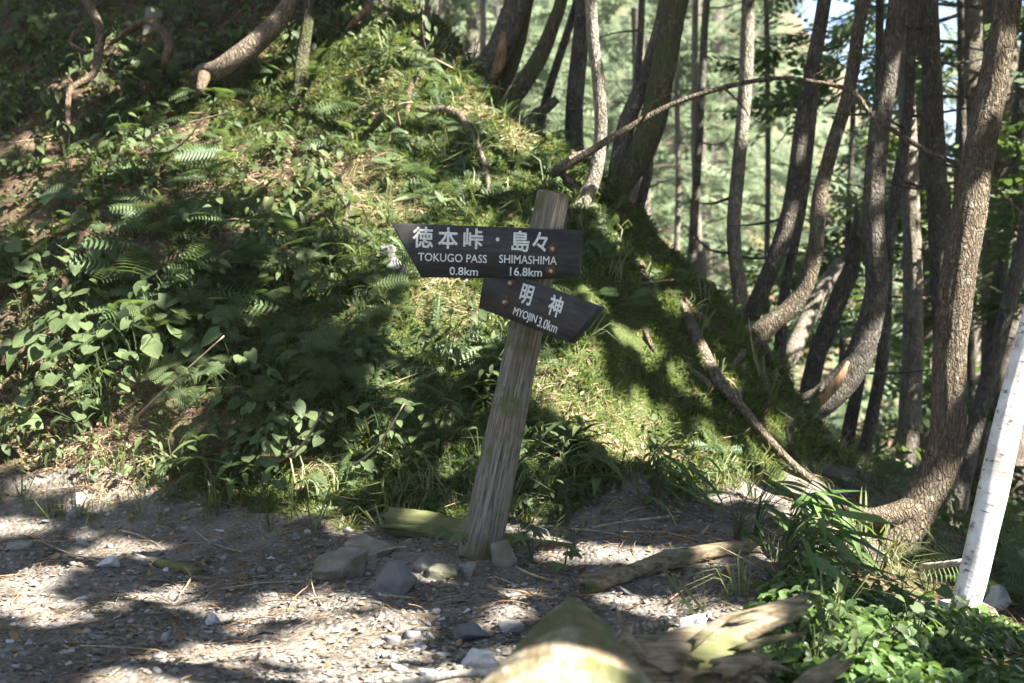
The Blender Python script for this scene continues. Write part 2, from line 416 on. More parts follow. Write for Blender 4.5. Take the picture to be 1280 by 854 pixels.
M['root_dark'] = bark_mat('dark_root_bark', (.09, .064, .042), (.21, .155, .105))
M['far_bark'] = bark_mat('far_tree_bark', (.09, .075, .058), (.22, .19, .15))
M['post'] = wood_mat('weathered_post_wood', (.088, .08, .064), (.24, .222, .182), green=.2, sx=1.6, lichen=.25, brown=.35)
M['log'] = wood_mat('barkless_log_wood', (.17, .135, .085), (.36, .31, .22), green=.78, brown=.85, sx=.5, axis=1, stretch=.2)
M['mossy_log'] = wood_mat('mossy_rotten_wood', (.1, .085, .045), (.21, .18, .1), green=.7, sx=.5, axis=0)
M['drift'] = wood_mat('gnarled_driftwood', (.10, .078, .048), (.28, .225, .15), green=.4, sx=.6, axis=0)
M['twig'] = plain_mat('dry_twig', (.26, .2, .13), .85, .2, .5, 30)
M['twig_dark'] = plain_mat('dark_twig', (.11, .08, .05), .85, .2, .5, 30)
M['litter'] = leaf_mat('dead_leaf_litter', (.09, .052, .028), (.26, .175, .10), .12, .8)
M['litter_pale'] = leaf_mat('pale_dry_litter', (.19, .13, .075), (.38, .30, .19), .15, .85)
M['rock'] = rock_mat('grey_slate_rock', (.06, .06, .058), (.22, .215, .21), .1)
M['rock_moss'] = rock_mat('rock_with_moss', (.05, .046, .04), (.22, .205, .175), .8)
M['rock_dark'] = rock_mat('dark_rock', (.05, .05, .052), (.13, .13, .13), .05)
M['rock_white'] = rock_mat('pale_rock', (.22, .22, .225), (.46, .46, .47), 0)
M['leaf'] = leaf_mat('broad_leaf', (.044, .067, .026), (.09, .122, .048), .38, .65, vein=True)
M['leaf2'] = leaf_mat('herb_leaf', (.034, .056, .02), (.088, .12, .042), .38, .65)
M['fern'] = leaf_mat('fern_frond', (.038, .066, .026), (.082, .12, .046), .35, .55)
M['sasa'] = leaf_mat('bamboo_grass_leaf', (.04, .078, .024), (.09, .145, .042), .3, .38)
M['moss'] = leaf_mat('moss_tuft', (.026, .046, .010), (.105, .135, .032), .35, .8)
M['grass'] = leaf_mat('grass_blade', (.06, .085, .03), (.16, .17, .075), .3, .6)
M['needle'] = leaf_mat('conifer_needles', (.028, .055, .022), (.075, .115, .038), .3, .6)
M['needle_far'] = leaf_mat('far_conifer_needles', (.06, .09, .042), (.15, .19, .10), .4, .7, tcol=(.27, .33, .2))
M['canopy'] = leaf_mat('canopy_leaves', (.04, .075, .025), (.08, .12, .04), .25, .5)
# paper-white birch bark with dark lenticels
t = NT('birch_bark'); uv = t.coord('UV', (3.0, 38.0, 1)); g = t.geo()
n = t.noise(uv, 1.6, 4, .7); n2 = t.noise(g, 9, 4); n3 = t.noise(t.coord('UV', (5, 9, 1)), 1.0, 3)
c = t.ramp(n2, [(.35, (.42, .385, .35)), (.65, (.68, .65, .63))])
c = t.mix(t.ramp(n, [(.57, 0.0), (.63, .9)]), c, (.10, .075, .06))
c = t.mix(t.ramp(n3, [(.6, 0.0), (.7, .9)]), c, (.12, .10, .085))
t.base(c, .75, .25); t.bump(n, .35, .004); M['birch'] = t.m
# charcoal-stained sign board and its lettering
t = NT('charcoal_board'); n = t.noise(t.coord('Object', (.08, 1, 1)), 70, 5, .7); n2 = t.noise(t.coord('Object'), 9, 4)
c = t.ramp(n, [(.3, (.008, .008, .008)), (.5, (.022, .021, .020)), (.7, (.045, .043, .040))]); c = t.mix(t.ramp(n2, [(.5, 0.0), (.75, .6)]), c, (.06, .056, .05))
t.base(c, .62, .35); t.bump(n, .35, .002); M['board'] = t.m
t = NT('white_sign_paint'); n = t.noise(t.coord('Object'), 130, 4, .7); c = t.ramp(n, [(.24, (.2, .2, .19)), (.34, (.42, .43, .41)), (.55, (.56, .57, .55)), (.7, (.64, .65, .63))]); t.base(c, .7, .3); M['paint'] = t.m
M['rust'] = plain_mat('rusty_steel', (.10, .042, .018), .85, .3, .6, 160)
M['bolt'] = plain_mat('dull_zinc_bolt', (.36, .36, .33), .5, .5, .3, 120, .6)
M['endgrain'] = plain_mat('cut_end_grain', (.3, .28, .24), .9, .2, .45, 90)

# ------------------------------------------------------------------ ground: trail, bank and forest floor cut from one sheet
def axis(a, b, st, lo, hi, g):
    m = list(np.arange(a, b, st)); l, d = [a], st
    while l[-1] > lo: d *= g; l.append(l[-1] - d)
    h, d = [m[-1]], st
    while h[-1] < hi: d *= g; h.append(h[-1] + d)
    return np.array(l[::-1][:-1] + m + h[1:])
gx = axis(-4.3, 3.6, .034, -500, 500, 1.16); gy = axis(2.4, 10.5, .034, -300, 900, 1.13)
GX, GY = np.meshgrid(gx, gy); GZ = H(GX, GY)
gv = np.stack([GX, GY, GZ], -1).reshape(-1, 3)
nx, ny = len(gx), len(gy)
ii = (np.arange(ny - 1)[:, None] * nx + np.arange(nx - 1)[None, :]).ravel()
gf = np.stack([ii, ii + 1, ii + nx + 1, ii + nx], -1)
fc = gv[gf].mean(1)
wob = .22 * noise3(np.stack([fc[:, 0] * 2.2, fc[:, 1] * 3, fc[:, 0] * 0], -1)) + .05 * noise3(np.stack([fc[:, 0] * 9, fc[:, 1] * 9, fc[:, 0] * 0], -1))
isb = (bank_mask(fc[:, 0], fc[:, 1]) + wob > 0) & (fc[:, 1] < 30); isr = ~isb & ((right_mask(fc[:, 0], fc[:, 1]) + wob > 0) | (fc[:, 1] > 9) | (fc[:, 0] < -12) | (fc[:, 1] < -6))
for nm, sel, mt in (('trail', ~isb & ~isr, 'trail'), ('bank', isb, 'bank'), ('forest_floor', isr, 'floor')):
    f = gf[sel]; u, inv = np.unique(f, return_inverse=True)
    o = link(nm, mesh(nm, gv[u], [inv.reshape(-1, 4)], M[mt])); o['kind'] = 'structure'

# ------------------------------------------------------------------ sun flecks: gaps are cut in the crowns overhead to light these points on ground and trunks
FL = []
def fleck(px, py, r, Y=None):
    p = ground(px, py) if Y is None else at(px, py, Y)
    r = r * p[1] / FPX
    FL.append((p, (r * 1.6 + .015 if p[0] > .85 else r * 1.4 + .015 if bank_mask(p[0], p[1]) > -.15 else r * 1.15 + .01) if Y is None else r))
for a in [
    (190, 190, 17), (160, 185, 12), (240, 160, 16), (270, 190, 22), (300, 210, 20), (340, 215, 17), (370, 225, 14), (255, 130, 9), (300, 140, 9), (280, 235, 12),
    (430, 60, 14), (450, 85, 18), (480, 110, 15), (500, 150, 14), (440, 200, 17), (405, 200, 18), (425, 225, 18), (450, 180, 14), (460, 215, 15),
    (545, 100, 12), (570, 122, 14), (600, 142, 13), (640, 172, 14), (668, 188, 12), (622, 157, 13), (500, 45, 9), (480, 20, 11), (440, 20, 9),
    (470, 245, 24), (500, 268, 24), (545, 255, 18), (565, 275, 18), (545, 362, 24), (575, 392, 22), (530, 375, 18), (590, 430, 16), (555, 410, 16), (480, 300, 16), (520, 330, 26), (570, 330, 20),
    (520, 200, 14), (430, 130, 14), (470, 60, 12), (400, 120, 10), (520, 110, 12), (590, 300, 20), (500, 420, 12), (530, 440, 12), (620, 420, 14), (650, 300, 12), (700, 208, 9), (722, 240, 9), (760, 290, 9), (800, 338, 10), (838, 378, 9), (700, 330, 8), (742, 372, 9), (690, 390, 9), (775, 415, 5), (798, 432, 6), (812, 446, 4), (845, 470, 5), (735, 440, 8), (735, 470, 8), (800, 510, 12), (330, 120, 12), (360, 150, 14), (390, 90, 12), (310, 180, 16), (220, 215, 14), (130, 215, 12), (90, 200, 9), (380, 180, 14), (350, 60, 9), (430, 250, 14), (450, 280, 14), (465, 330, 14), (510, 400, 14), (640, 330, 10), (600, 380, 14), (640, 400, 12), (660, 470, 10), (560, 460, 12), (760, 600, 10), (720, 560, 12),
    (600, 240, 11), (640, 232, 11), (610, 200, 9), (540, 180, 10),
    (690, 490, 14), (712, 510, 14), (745, 532, 16), (772, 552, 18), (800, 572, 18), (830, 590, 16), (852, 602, 14), (720, 480, 12), (785, 525, 14), (822, 548, 12), (690, 455, 9), (765, 505, 11),
    (880, 560, 12), (905, 590, 15), (940, 612, 22), (980, 622, 24), (1020, 642, 22), (1060, 658, 20), (930, 587, 16), (962, 592, 18), (1000, 602, 14), (1092, 702, 22), (1122, 722, 22), (1152, 742, 24), (1060, 692, 14), (900, 620, 12), (1040, 668, 16),
    (10, 480, 26), (40, 492, 28), (20, 522, 24), (60, 542, 26), (92, 560, 20), (30, 570, 20), (112, 572, 16), (140, 592, 18), (170, 602, 15), (120, 482, 12), (100, 455, 10), (20, 400, 16), (50, 418, 13), (15, 660, 16), (60, 600, 14), (130, 550, 12), (80, 500, 16),
    (405, 610, 13), (430, 600, 10), (330, 590, 8), (20, 240, 8), (230, 500, 8),
    (0, 732, 34), (40, 720, 26), (25, 762, 30), (65, 772, 22), (160, 687, 18), (190, 692, 14), (372, 764, 28), (402, 756, 20), (345, 772, 18), (205, 832, 32), (262, 822, 38), (322, 816, 42), (382, 822, 46), (440, 812, 38), (300, 852, 42), (422, 850, 46), (222, 856, 34), (490, 824, 22), (500, 852, 32), (150, 852, 24), (560, 845, 18),
    (700, 692, 13), (742, 690, 15), (772, 692, 13), (802, 697, 12), (862, 787, 16), (800, 762, 11), (780, 746, 10), (830, 770, 10), (430, 660, 8), (900, 770, 12),
    (1000, 782, 28), (1042, 802, 28), (1082, 782, 20), (1100, 832, 26), (1022, 832, 22), (1152, 802, 14), (1060, 852, 24), (1240, 772, 24), (1270, 792, 24), (1200, 812, 16), (1120, 780, 14)]: fleck(*a)
for a in [(680, 825, 75, 2.45), (650, 850, 65, 2.35), (710, 860, 60, 2.3), (745, 800, 18, 2.5), (900, 805, 18, 3.4), (850, 792, 14, 3.5), (960, 775, 14, 3.5),
          (702, 258, 11, 5.2), (704, 250, 9, 5.2), (520, 293, 7, 5.2), (690, 380, 6, 5.1),
          (1122, 652, 26, 6.5), (1160, 612, 18, 6.5), (1090, 645, 16, 6.5), (1075, 642, 12, 6.5), (1190, 470, 16, 6.5), (1215, 330, 20, 6.5), (1180, 385, 16, 6.5), (1205, 260, 14, 6.5), (1245, 110, 18, 6.6),
          (930, 100, 16, 9.1), (930, 150, 16, 9.1), (926, 60, 14, 9.1), (740, 200, 12, 7.8), (742, 240, 14, 7.8), (735, 60, 12, 7.8), (750, 150, 9, 7.8), (890, 440, 12, 7.4), (905, 480, 12, 7.4), (960, 545, 10, 7.4),
          (985, 450, 75, 11.5), (1006, 405, 75, 11.5), (1035, 350, 70, 11.6), (970, 480, 60, 11.5), (1141, 480, 16, 10.8), (1138, 560, 18, 10.8), (1140, 380, 14, 10.8), (1215, 620, 18, 8.8), (1232, 520, 18, 8.8), (1175, 350, 10, 8.9), (1092, 300, 10, 8), (1098, 180, 10, 8), (1002, 180, 10, 8.6), (985, 280, 10, 8.6),
          (1035, 495, 14, 8.1), (1052, 470, 10, 8.1), (1010, 520, 10, 8.1), (960, 405, 12, 8.1), (1000, 375, 10, 8.1), (1040, 190, 10, 8.3), (1015, 320, 10, 8.2), (720, 215, 10, 7.6), (800, 155, 7, 7.6), (270, 70, 10, 8.6), (110, 60, 10, 8.9), (120, 90, 8, 8.9), (180, 50, 8, 8.9)]: fleck(*a)
for a in [(960, 612, 26), (1045, 658, 22), (1110, 716, 26), (1165, 738, 22), (900, 600, 14)]: fleck(*a)
for k in range(110):
    a = (rng.uniform(0, 900), rng.uniform(40, 650), rng.uniform(3, 8))
    if not (a[0] > 640 and a[1] < 460): fleck(*a)
for k in range(50): fleck(rng.uniform(0, 900), rng.uniform(660, 850), rng.uniform(3, 8))
for k in np.linspace(0, 1, 14): fleck(1205 + 80 * k, 770 - 400 * k, 40, 5.0)
FP = np.array([f[0] for f in FL]); FR = np.array([f[1] for f in FL])
SH = [(at(x, y, 5.2), r) for x, y, r in [(560, 320, .10), (610, 320, .10), (650, 320, .10), (700, 320, .10), (530, 320, .07), (650, 380, .10), (710, 390, .10), (620, 360, .1), (640, 480, .11), (625, 560, .11), (610, 640, .11), (655, 430, .1)]] + [(ground(x, y), r) for x, y, r in [(425, 705, .12), (492, 730, .15), (460, 690, .1), (550, 700, .12), (600, 690, .12), (620, 720, .12), (560, 660, .1), (480, 640, .1), (300, 640, .12), (220, 650, .1)]]  # leaves always kept sunward of these points, so they stay shaded
def clear(P, r):
    """False where a limb of radius r would cross one of the gaps"""
    c, _ = catmull(P, [1] * len(P), .12)
    for p, q in zip(FP, FR):
        d = c - p; tt = d @ SUN
        if ((((d - tt[:, None] * SUN) ** 2).sum(1) < (q + r) ** 2) & (tt > .3)).any(): return False
    return True
def carve(P, soft=.012):
    """True where a leaf would NOT stand in one of the gaps"""
    keep = np.ones(len(P), bool)
    dark = np.zeros(len(P), bool)
    for p, r in SH:
        d = P - p; tt = d @ SUN; dark |= ((d - tt[:, None] * SUN) ** 2).sum(1) < r * r
    for p, r in zip(FP, FR):
        d = P - p; tt = d @ SUN; q = ((d - tt[:, None] * SUN) ** 2).sum(1)
        m = (q < (1.5 * r + .12) ** 2) & (tt > .25)
        if m.any():
            w = d[m] - tt[m][:, None] * SUN; edge = r * (1 + .75 * noise3(w * (1.7 / max(r, .03)) + p * 3.1)) + .05 + soft * rng.normal(0, 1, m.sum())
            keep[np.nonzero(m)[0][q[m] < edge ** 2]] = False
    return keep | dark

# ------------------------------------------------------------------ leaf templates
def strip_leaf(L, W, prof, bend=.25, fold=.18, n=6, base=0.0):
    """leaf along +x, face up +z; prof(t) half width factor"""
    t = np.linspace(0, 1, n); w = np.array([prof(a) for a in t]) * W / 2
    x = base + t * L; z = -bend * L * t ** 2
    l = np.stack([x, w, z + fold * w], -1); m = np.stack([x, 0 * w, z], -1); r = np.stack([x, -w, z + fold * w], -1)
    v = np.concatenate([l, m, r]); uv = np.concatenate([np.stack([.5 + w / W, t], -1), np.stack([0 * t + .5, t], -1), np.stack([.5 - w / W, t], -1)])
    k = np.arange(n - 1)
    f = np.concatenate([np.stack([n + k, n + k + 1, k + 1, k], -1), np.stack([2 * n + k, 2 * n + k + 1, n + k + 1, n + k], -1)])
    return v, [f], uv
def heart(L, W, bend=.22, fold=.2):
    v, f, uv = strip_leaf(L, W, lambda a: (0.02 if a > .995 else math.sin(math.pi * min(1, .30 + .70 * a)) ** .75), bend, fold, 8)
    # lobes reach behind the stalk
    v = v.copy(); n = 8; v[0, 0] -= .14 * L; v[2 * n, 0] -= .14 * L; v[0, 1] *= .75; v[2 * n, 1] *= .75
    return v, f, uv
def palmate(L, lobes=5, bend=.15):
    pts = [(0, 0)]
    for k in range(lobes):
        a = math.radians(-105 + 210 * k / (lobes - 1)); ln = L * (1 - .28 * abs(k - (lobes - 1) / 2) / ((lobes - 1) / 2))
        for da, q in ((-19, .62), (-8, .82), (0, 1), (8, .82), (19, .62)): pts.append((ln * q * math.cos(a + math.radians(da)), ln * q * math.sin(a + math.radians(da))))
    pts = np.array(pts); v = np.concatenate([pts, (-bend * (pts ** 2).sum(1) / L)[:, None]], 1)
    n = len(pts) - 1; f = np.array([(0, i, i + 1) for i in range(1, n)])
    return v, [f], np.concatenate([.5 + pts[:, 1:2] / (2 * L), pts[:, 0:1] / L], 1)
def frond(L, W, pairs=15, bend=.45, droop=.25):
    V, F, U = [], [], []; nv = 0
    def pos(t): return np.array((L * t * (1 - .12 * t), 0, .25 * L * t - bend * L * t * t))
    # midrib
    ts = np.linspace(0, 1, 9)
    for t in ts:
        p = pos(t); w = .006 * (1 - .7 * t); V += [p + (0, w, 0), p - (0, w, 0)]; U += [(.5, t), (.5, t)]
    F += [(2 * i, 2 * i + 1, 2 * i + 3, 2 * i + 2) for i in range(8)]; nv = len(V)
    for i in range(pairs):
        t = .16 + .83 * i / (pairs - 1); ln = W * .5 * (math.sin(math.pi * (.12 + .88 * (1 - (t - .16) / .84)) ** .8) * .95 + .06); wd = L / pairs * .24
        p = pos(t)
        for s in (1, -1):
            dx = .35 * ln
            q = [p + (-wd, 0, 0), p + (dx * .45 - wd * .95, s * ln * .55, -droop * ln * .3), p + (dx, s * ln, -droop * ln), p + (dx * .5 + wd * .95, s * ln * .55, -droop * ln * .3), p + (wd, 0, 0)]
            V += q; U += [(.5, t)] * 5; F += [(nv, nv + 1, nv + 3, nv + 4)]
            F2.append((nv + 1, nv + 2, nv + 3)); nv += 5
    return np.array(V), [np.array(F), np.array(F2)], np.array(U)
F2 = []
def mk_frond(*a, **k):
    F2.clear(); v, f, u = frond(*a, **k); return v, [f[0], np.array(f[1])], u
def lens(a): return max(.02, math.sin(math.pi * (.06 + .94 * a) ** .8)) if a < .999 else .02
def oval(a): return max(.03, math.sin(math.pi * min(1, .1 + .9 * a)) ** .8)

# small plants for the joined undergrowth
def herb(nl, h, L, W, spread, tri=False, g=None):
    G = Geo(); lf = strip_leaf(L, W, oval, .3, .25, 4)
    V, Fs = lf[0], lf[1]
    P, R = [], []
    for k in range(nl):
        az = g.uniform(0, 6.28); hh = h * g.uniform(.35, 1); n = np.array((math.cos(az) * .5, math.sin(az) * .5, 1.0)) + g.normal(0, .2, 3)
        P.append((math.cos(az) * spread * g.uniform(.1, 1), math.sin(az) * spread * g.uniform(.1, 1), hh)); R.append((n, az))
    Rm = frames(np.array([r[0] for r in R]), np.array([r[1] for r in R]))
    G.scatter(lf, np.array(P), Rm, g.uniform(.6, 1.15, nl), g.uniform(0, 1, nl))
    return np.concatenate(G.v), [np.concatenate(a) for a in G.f.values()], np.concatenate(G.uv)
def tuft(nb, h, w, spread, g, lean=.5, segs=2):
    V, F3, F4, U = [], [], [], []
    for k in range(nb):
        az = g.uniform(0, 6.28); a2 = az + g.normal(0, .7); b = np.array((math.cos(az), math.sin(az), 0)) * spread * g.uniform(0, 1)
        d = np.array((math.cos(a2), math.sin(a2), 0)); s = np.array((-d[1], d[0], 0)) * w / 2; hh = h * g.uniform(.55, 1.1); n = len(V)
        ln = lean * g.uniform(.3, 1.3)
        if segs == 1:
            V += [b - s, b + s, b + d * hh * ln + (0, 0, hh)]; U += [(0, 0), (1, 0), (.5, 1)]; F3.append((n, n + 1, n + 2))
        else:
            m = b + d * hh * ln * .35 + np.array((0, 0, hh * .7)); e = b + d * hh * ln * 1.3 + np.array((0, 0, hh * (1 - .35 * ln)))
            V += [b - s, b + s, m + s * .8, m - s * .8, e]; U += [(0, 0), (1, 0), (1, .6), (0, .6), (.5, 1)]; F4.append((n, n + 1, n + 2, n + 3)); F3.append((n + 3, n + 2, n + 4))
    return np.array(V), [np.array(F3)] + ([np.array(F4)] if F4 else []), np.array(U)

# ------------------------------------------------------------------ the signpost
PX = 5.33 / FPX
base = at(600, 692, 5.33); top = at(692, 241, 5.33)
ax = Vector(top - base); plen = ax.length; ax.normalize()
sp = empty('signpost', base, 'leaning weathered wooden signpost carrying two charcoal arrow boards beside the trail', 'signpost')
rot = Vector((0, 0, 1)).rotation_difference(ax).to_matrix().to_4x4()
sp.rotation_euler = rot.to_euler()
nz, na = 70, 72
zz = np.concatenate([np.linspace(-.35, plen - .012, nz), [plen - .004, plen]])
rad = np.interp(zz, [-.35, 0, .25, .7, plen], [.083, .0795, .074, .066, .0625]); rad[-2] -= .001; rad[-1] -= .005
aa = np.arange(na) / na * 2 * math.pi
Q = np.stack(np.broadcast_arrays(np.cos(aa)[None] * 1.0, np.sin(aa)[None] * 1.0, zz[:, None]), -1)
gr = noise3(Q * (7, 7, .9)) + .7 * noise3(Q * (16, 16, 1.3) + 4)
crk = np.clip(.20 - np.abs(noise3(Q * (3.1, 3.1, .8) + 9)), 0, .2) / .2 * smooth(-.1, .4, noise3(Q * (1.5, 1.5, 1.1) + 2))
rr = rad[:, None] * (1 + .018 * noise3(Q * (1, 1, 2.0)) + .010 * gr - .055 * crk)
V = np.stack([rr * np.cos(aa)[None], rr * np.sin(aa)[None], np.broadcast_to(zz[:, None], rr.shape)], -1).reshape(-1, 3)
n = len(zz); i = np.arange(n - 1)[:, None] * na; j = np.arange(na)[None]; j2 = (j + 1) % na
F = np.stack([i + j, i + j2, i + na + j2, i + na + j], -1).reshape(-1, 4)
link('post', mesh('post', V, [F], M['post']), sp)
ring = V[-na:]; cen = np.array([[0, 0, plen - .001]]); mid = ring * (.55, .55, 1) + (0, 0, .002)
link('cut_end', mesh('cut_end', np.concatenate([ring + (0, 0, .0005), mid, cen + (0, 0, .003)]), [np.stack([j[0], j2[0], na + j2[0], na + j[0]], -1), np.stack([na + j[0], na + j2[0], np.full(na, 2 * na)], -1)], M['endgrain']), sp)
inv = Matrix.Translation(base) @ rot; inv = inv.inverted()

def board(poly_px, bolt_px, d, u, c, thick, texts, label):
    """board in the plane through c (world) spanned by d, u; outlines and lettering are given in pixels of the photo and carried to that plane"""
    d = Vector(d).normalized(); nrm = d.cross(Vector(u)).normalized(); u = nrm.cross(d).normalized()
    if nrm.y > 0: nrm = -nrm                                   # faces the viewer
    c = Vector(c)
    def loc(px, py):
        r = Vector(raydir(px, py)); k = (c - Vector(CAM)).dot(nrm) / r.dot(nrm); p = Vector(CAM) + r * k - c
        return p.dot(d), p.dot(u)
    B = Matrix((( d.x, u.x, nrm.x, c.x), (d.y, u.y, nrm.y, c.y), (d.z, u.z, nrm.z, c.z), (0, 0, 0, 1)))
    loc2 = [loc(*q) for q in poly_px]
    n = len(loc2); e = .004
    cx = sum(p[0] for p in loc2) / n; cyy = sum(p[1] for p in loc2) / n
    V = []
    for z, k in ((-thick, 1), (-e, 1), (0, 0)):
        for p in loc2:
            v = Vector((p[0] - cx, p[1] - cyy)); s = 1 - (e / v.length if k == 0 else 0); V.append((cx + v.x * s, cyy + v.y * s, z))
    F4 = [(a * n + k, a * n + (k + 1) % n, (a + 1) * n + (k + 1) % n, (a + 1) * n + k) for a in (0, 1) for k in range(n)]
    ob = link('sign_board', mesh('sign_board', V, [np.array(F4), np.array([[2 * n + k for k in range(n)], [n - 1 - k for k in range(n)]])], M['board'], smooth_shade=False), sp, inv @ B)
    ob['label'] = label
    if nrm.dot(Vector((0, -1, 0))) < 0: pass
    for body, cpx, cpy, hpx, wpx, off in texts:
        cu = bpy.data.curves.new('lettering', 'FONT'); cu.body = body; cu.size = 1; cu.resolution_u = 3; cu.extrude = .012
        to = bpy.data.objects.new('tmp', cu); COL.objects.link(to); bpy.context.view_layer.update()
        me = bpy.data.meshes.new_from_object(to.evaluated_get(bpy.context.evaluated_depsgraph_get())); bpy.data.objects.remove(to); bpy.data.curves.remove(cu)
        me.name = 'lettering'
        c0 = np.empty(len(me.vertices) * 3, np.float32); me.vertices.foreach_get('co', c0); c0 = c0.reshape(-1, 3); lp0 = [list(q.vertices) for q in me.polygons]; bpy.data.meshes.remove(me)
        cs = [c0 + np.array((dx * off, dy * off, .002 * q)) for q, (dx, dy) in enumerate(((0, 0), (1, 0), (-1, 0), (0, 1), (0, -1), (.7, .7), (-.7, -.7), (.7, -.7), (-.7, .7)))]
        me = bpy.data.meshes.new('lettering'); me.from_pydata(np.concatenate(cs).tolist(), [], [[v + len(c0) * q for v in f] for q in range(9) for f in lp0])
        co = np.empty(len(me.vertices) * 3, np.float32); me.vertices.foreach_get('co', co); co = co.reshape(-1, 3)
        lo, hi = co.min(0), co.max(0)
        l0 = loc(cpx - wpx / 2, cpy - (wpx / 2) * slope[0]); l1 = loc(cpx + wpx / 2, cpy + (wpx / 2) * slope[0]); tcen = loc(cpx, cpy)
        ta = loc(cpx - slope[1] * hpx / 2, cpy + hpx / 2); tb = loc(cpx + slope[1] * hpx / 2, cpy - hpx / 2)
        w = math.dist(l0, l1); hh = math.dist(ta, tb)
        q = (co - (lo + hi) / 2) / (hi - lo)
        co2 = np.stack([tcen[0] + q[:, 0] * w, tcen[1] + q[:, 1] * hh, .0006 + (q[:, 2]) * .0012], -1)
        me.vertices.foreach_set('co', co2.astype(np.float32).ravel()); me.update(); me.materials.clear(); me.materials.append(M['paint'])
        link('lettering', me, ob)
    for bx, by in bolt_px:
        p = loc(bx, by)
        bm_v, bm_f, _ = tube([(0, 0, 0), (0, 0, .004), (0, 0, .0085), (0, 0, .010)], [.0085, .0085, .007, .003], 6, .02)
        bo = link('bolt', mesh('bolt', bm_v, bm_f, M['bolt'], smooth_shade=False), ob, Matrix.Translation((p[0], p[1], .003)) @ Matrix.Rotation(bx, 4, 'Z'))
        s = .0155; wv = [(x * s * (1 + .12 * math.sin(3 * x + 5 * y + bx)), y * s * (1 + .1 * math.cos(4 * y + bx)), z) for z in (-.0026, 0) for x, y in ((-1, -1), (0, -1.08), (1, -1), (1.06, 0), (1, 1), (0, 1.05), (-1, 1), (-1.05, 0))]
        link('rust_washer', mesh('rust_washer', wv, [np.array([(k, (k + 1) % 8, 8 + (k + 1) % 8, 8 + k) for k in range(8)]), np.array([[8 + k for k in range(8)]])], M['rust'], smooth_shade=False), bo)
    return ob
def c7(x, y): return 470 + x / 3.883, 220 + y / 3.883
slope = (.035, 0.0)
axp = lambda py: base + (top - base) * ((692 - py) / 451)
K = lambda ch, x, y, w, h, off=.020: (ch, *c7(x, y), h / 3.883, w / 3.883, off)
board([c7(75, 228), c7(222, 492), c7(992, 500), c7(1007, 263)], [c7(855, 355), c7(848, 463)], (.985, .10, -.03), (0, 0, 1), axp(318) + (0, -.104, 0), .034,
      [K('徳', 228, 298, 100, 103), K('本', 350, 302, 96, 104), K('峠', 472, 305, 96, 102), K('・', 590, 308, 18, 20), K('島', 702, 317, 88, 102), K('々', 796, 320, 74, 96),
       K('TOKUGO PASS', 372, 398, 334, 40, .010), K('SHIMASHIMA', 738, 407, 280, 41, .010), K('0.8km', 426, 463, 138, 40, .012), K('16.8km', 728, 466, 156, 42, .012)],
      'larger charcoal arrow board pointing to the upper pass')
slope = (.385, .235)
board([c7(530, 430), c7(495, 640), c7(935, 808), c7(1082, 632)], [c7(656, 520), c7(630, 614)], (.6, -.77, -.225), (.22, 0, .97), axp(365) + (-.115, -.075, 0), .03,
      [K('明', 731, 576, 56, 96), K('神', 872, 632, 62, 100), K('MYOJIN', 723, 681, 112, 50, .008), K('3.0km', 834, 724, 92, 47, .008)],
      'smaller charcoal arrow board turned aside and sloping down')

# ------------------------------------------------------------------ trees standing in the view
def up_path(pts, h, sway, g):
    """carry a trunk on above the frame to height h"""
    p = [np.array(q) for q in pts]; d = p[-1] - p[-2]; d /= np.linalg.norm(d)
    while p[-1][2] < h:
        d = d * .8 + np.array((0, 0, .2)) + np.array((g.normal(0, sway), g.normal(0, sway), 0)); d /= np.linalg.norm(d); p.append(p[-1] + d * 1.1)
    return p
LEAF_T = strip_leaf(.08, .052, lens, .2, .1, 3, base=-.04)
def spray_tm(L=.34, n=9, w=.030, g=None):
    """flat conifer spray along +x: slim needle strips either side of a twig"""
    V, F, U = [], [], []
    for i in range(n):
        t = .05 + .95 * i / (n - 1); ln = L * .42 * (1 - .75 * t) + .02
        for s in (1, -1):
            a = math.radians(48); b = np.array((t * L, 0, -.12 * L * t * t)); d = np.array((math.cos(a), s * math.sin(a), -.15)) * ln; q = np.array((-d[1], d[0], 0)); q = q / np.linalg.norm(q) * w / 2
            k = len(V); V += [b - q * .6, b + d * .5 - q, b + d, b + d * .5 + q]; F.append((k, k + 1, k + 2, k + 3)); U += [(0, 0)] * 4
    return np.array(V), [np.array(F)], np.array(U)
SPRAY = spray_tm(); SPRAY_FAR = spray_tm(.55, 6, .075)

def leafy_crown(name, blobs, n, parent, mat, seed, gaps=True):
    """crown above the view: single leaves gathered on twig ends around blob centres (world), minus the gaps the sun comes through"""
    g = np.random.default_rng(seed); P = []
    tot = sum(b[3] ** 2 for b in blobs)
    for (x, y, z, r) in blobs:
        k = int(2.4 * n * r * r / tot / 7); u = g.normal(0, 1, (k, 3)); u /= np.linalg.norm(u, axis=1, keepdims=True); q = (x, y, z) + u * (r * g.uniform(.15, 1, (k, 1)) ** .5) * (1, 1, .6)
        P.append(np.repeat(q, 7, 0) + g.normal(0, .11, (k * 7, 3)))
    P = np.concatenate(P); P = P[P[:, 2] > 2.9]
    if gaps: P = P[carve(P)]
    R = frames(rand_tilt(np.tile(SUN * .6 + (0, 0, .5), (len(P), 1)), .35, g), g.uniform(0, 6.28, len(P)))
    G = Geo(); G.scatter(LEAF_T, P - np.array(parent.location), R, g.uniform(.9, 1.35, len(P)), g.uniform(0, 1, len(P)))
    return link('crown', G.build(name, mat), parent)

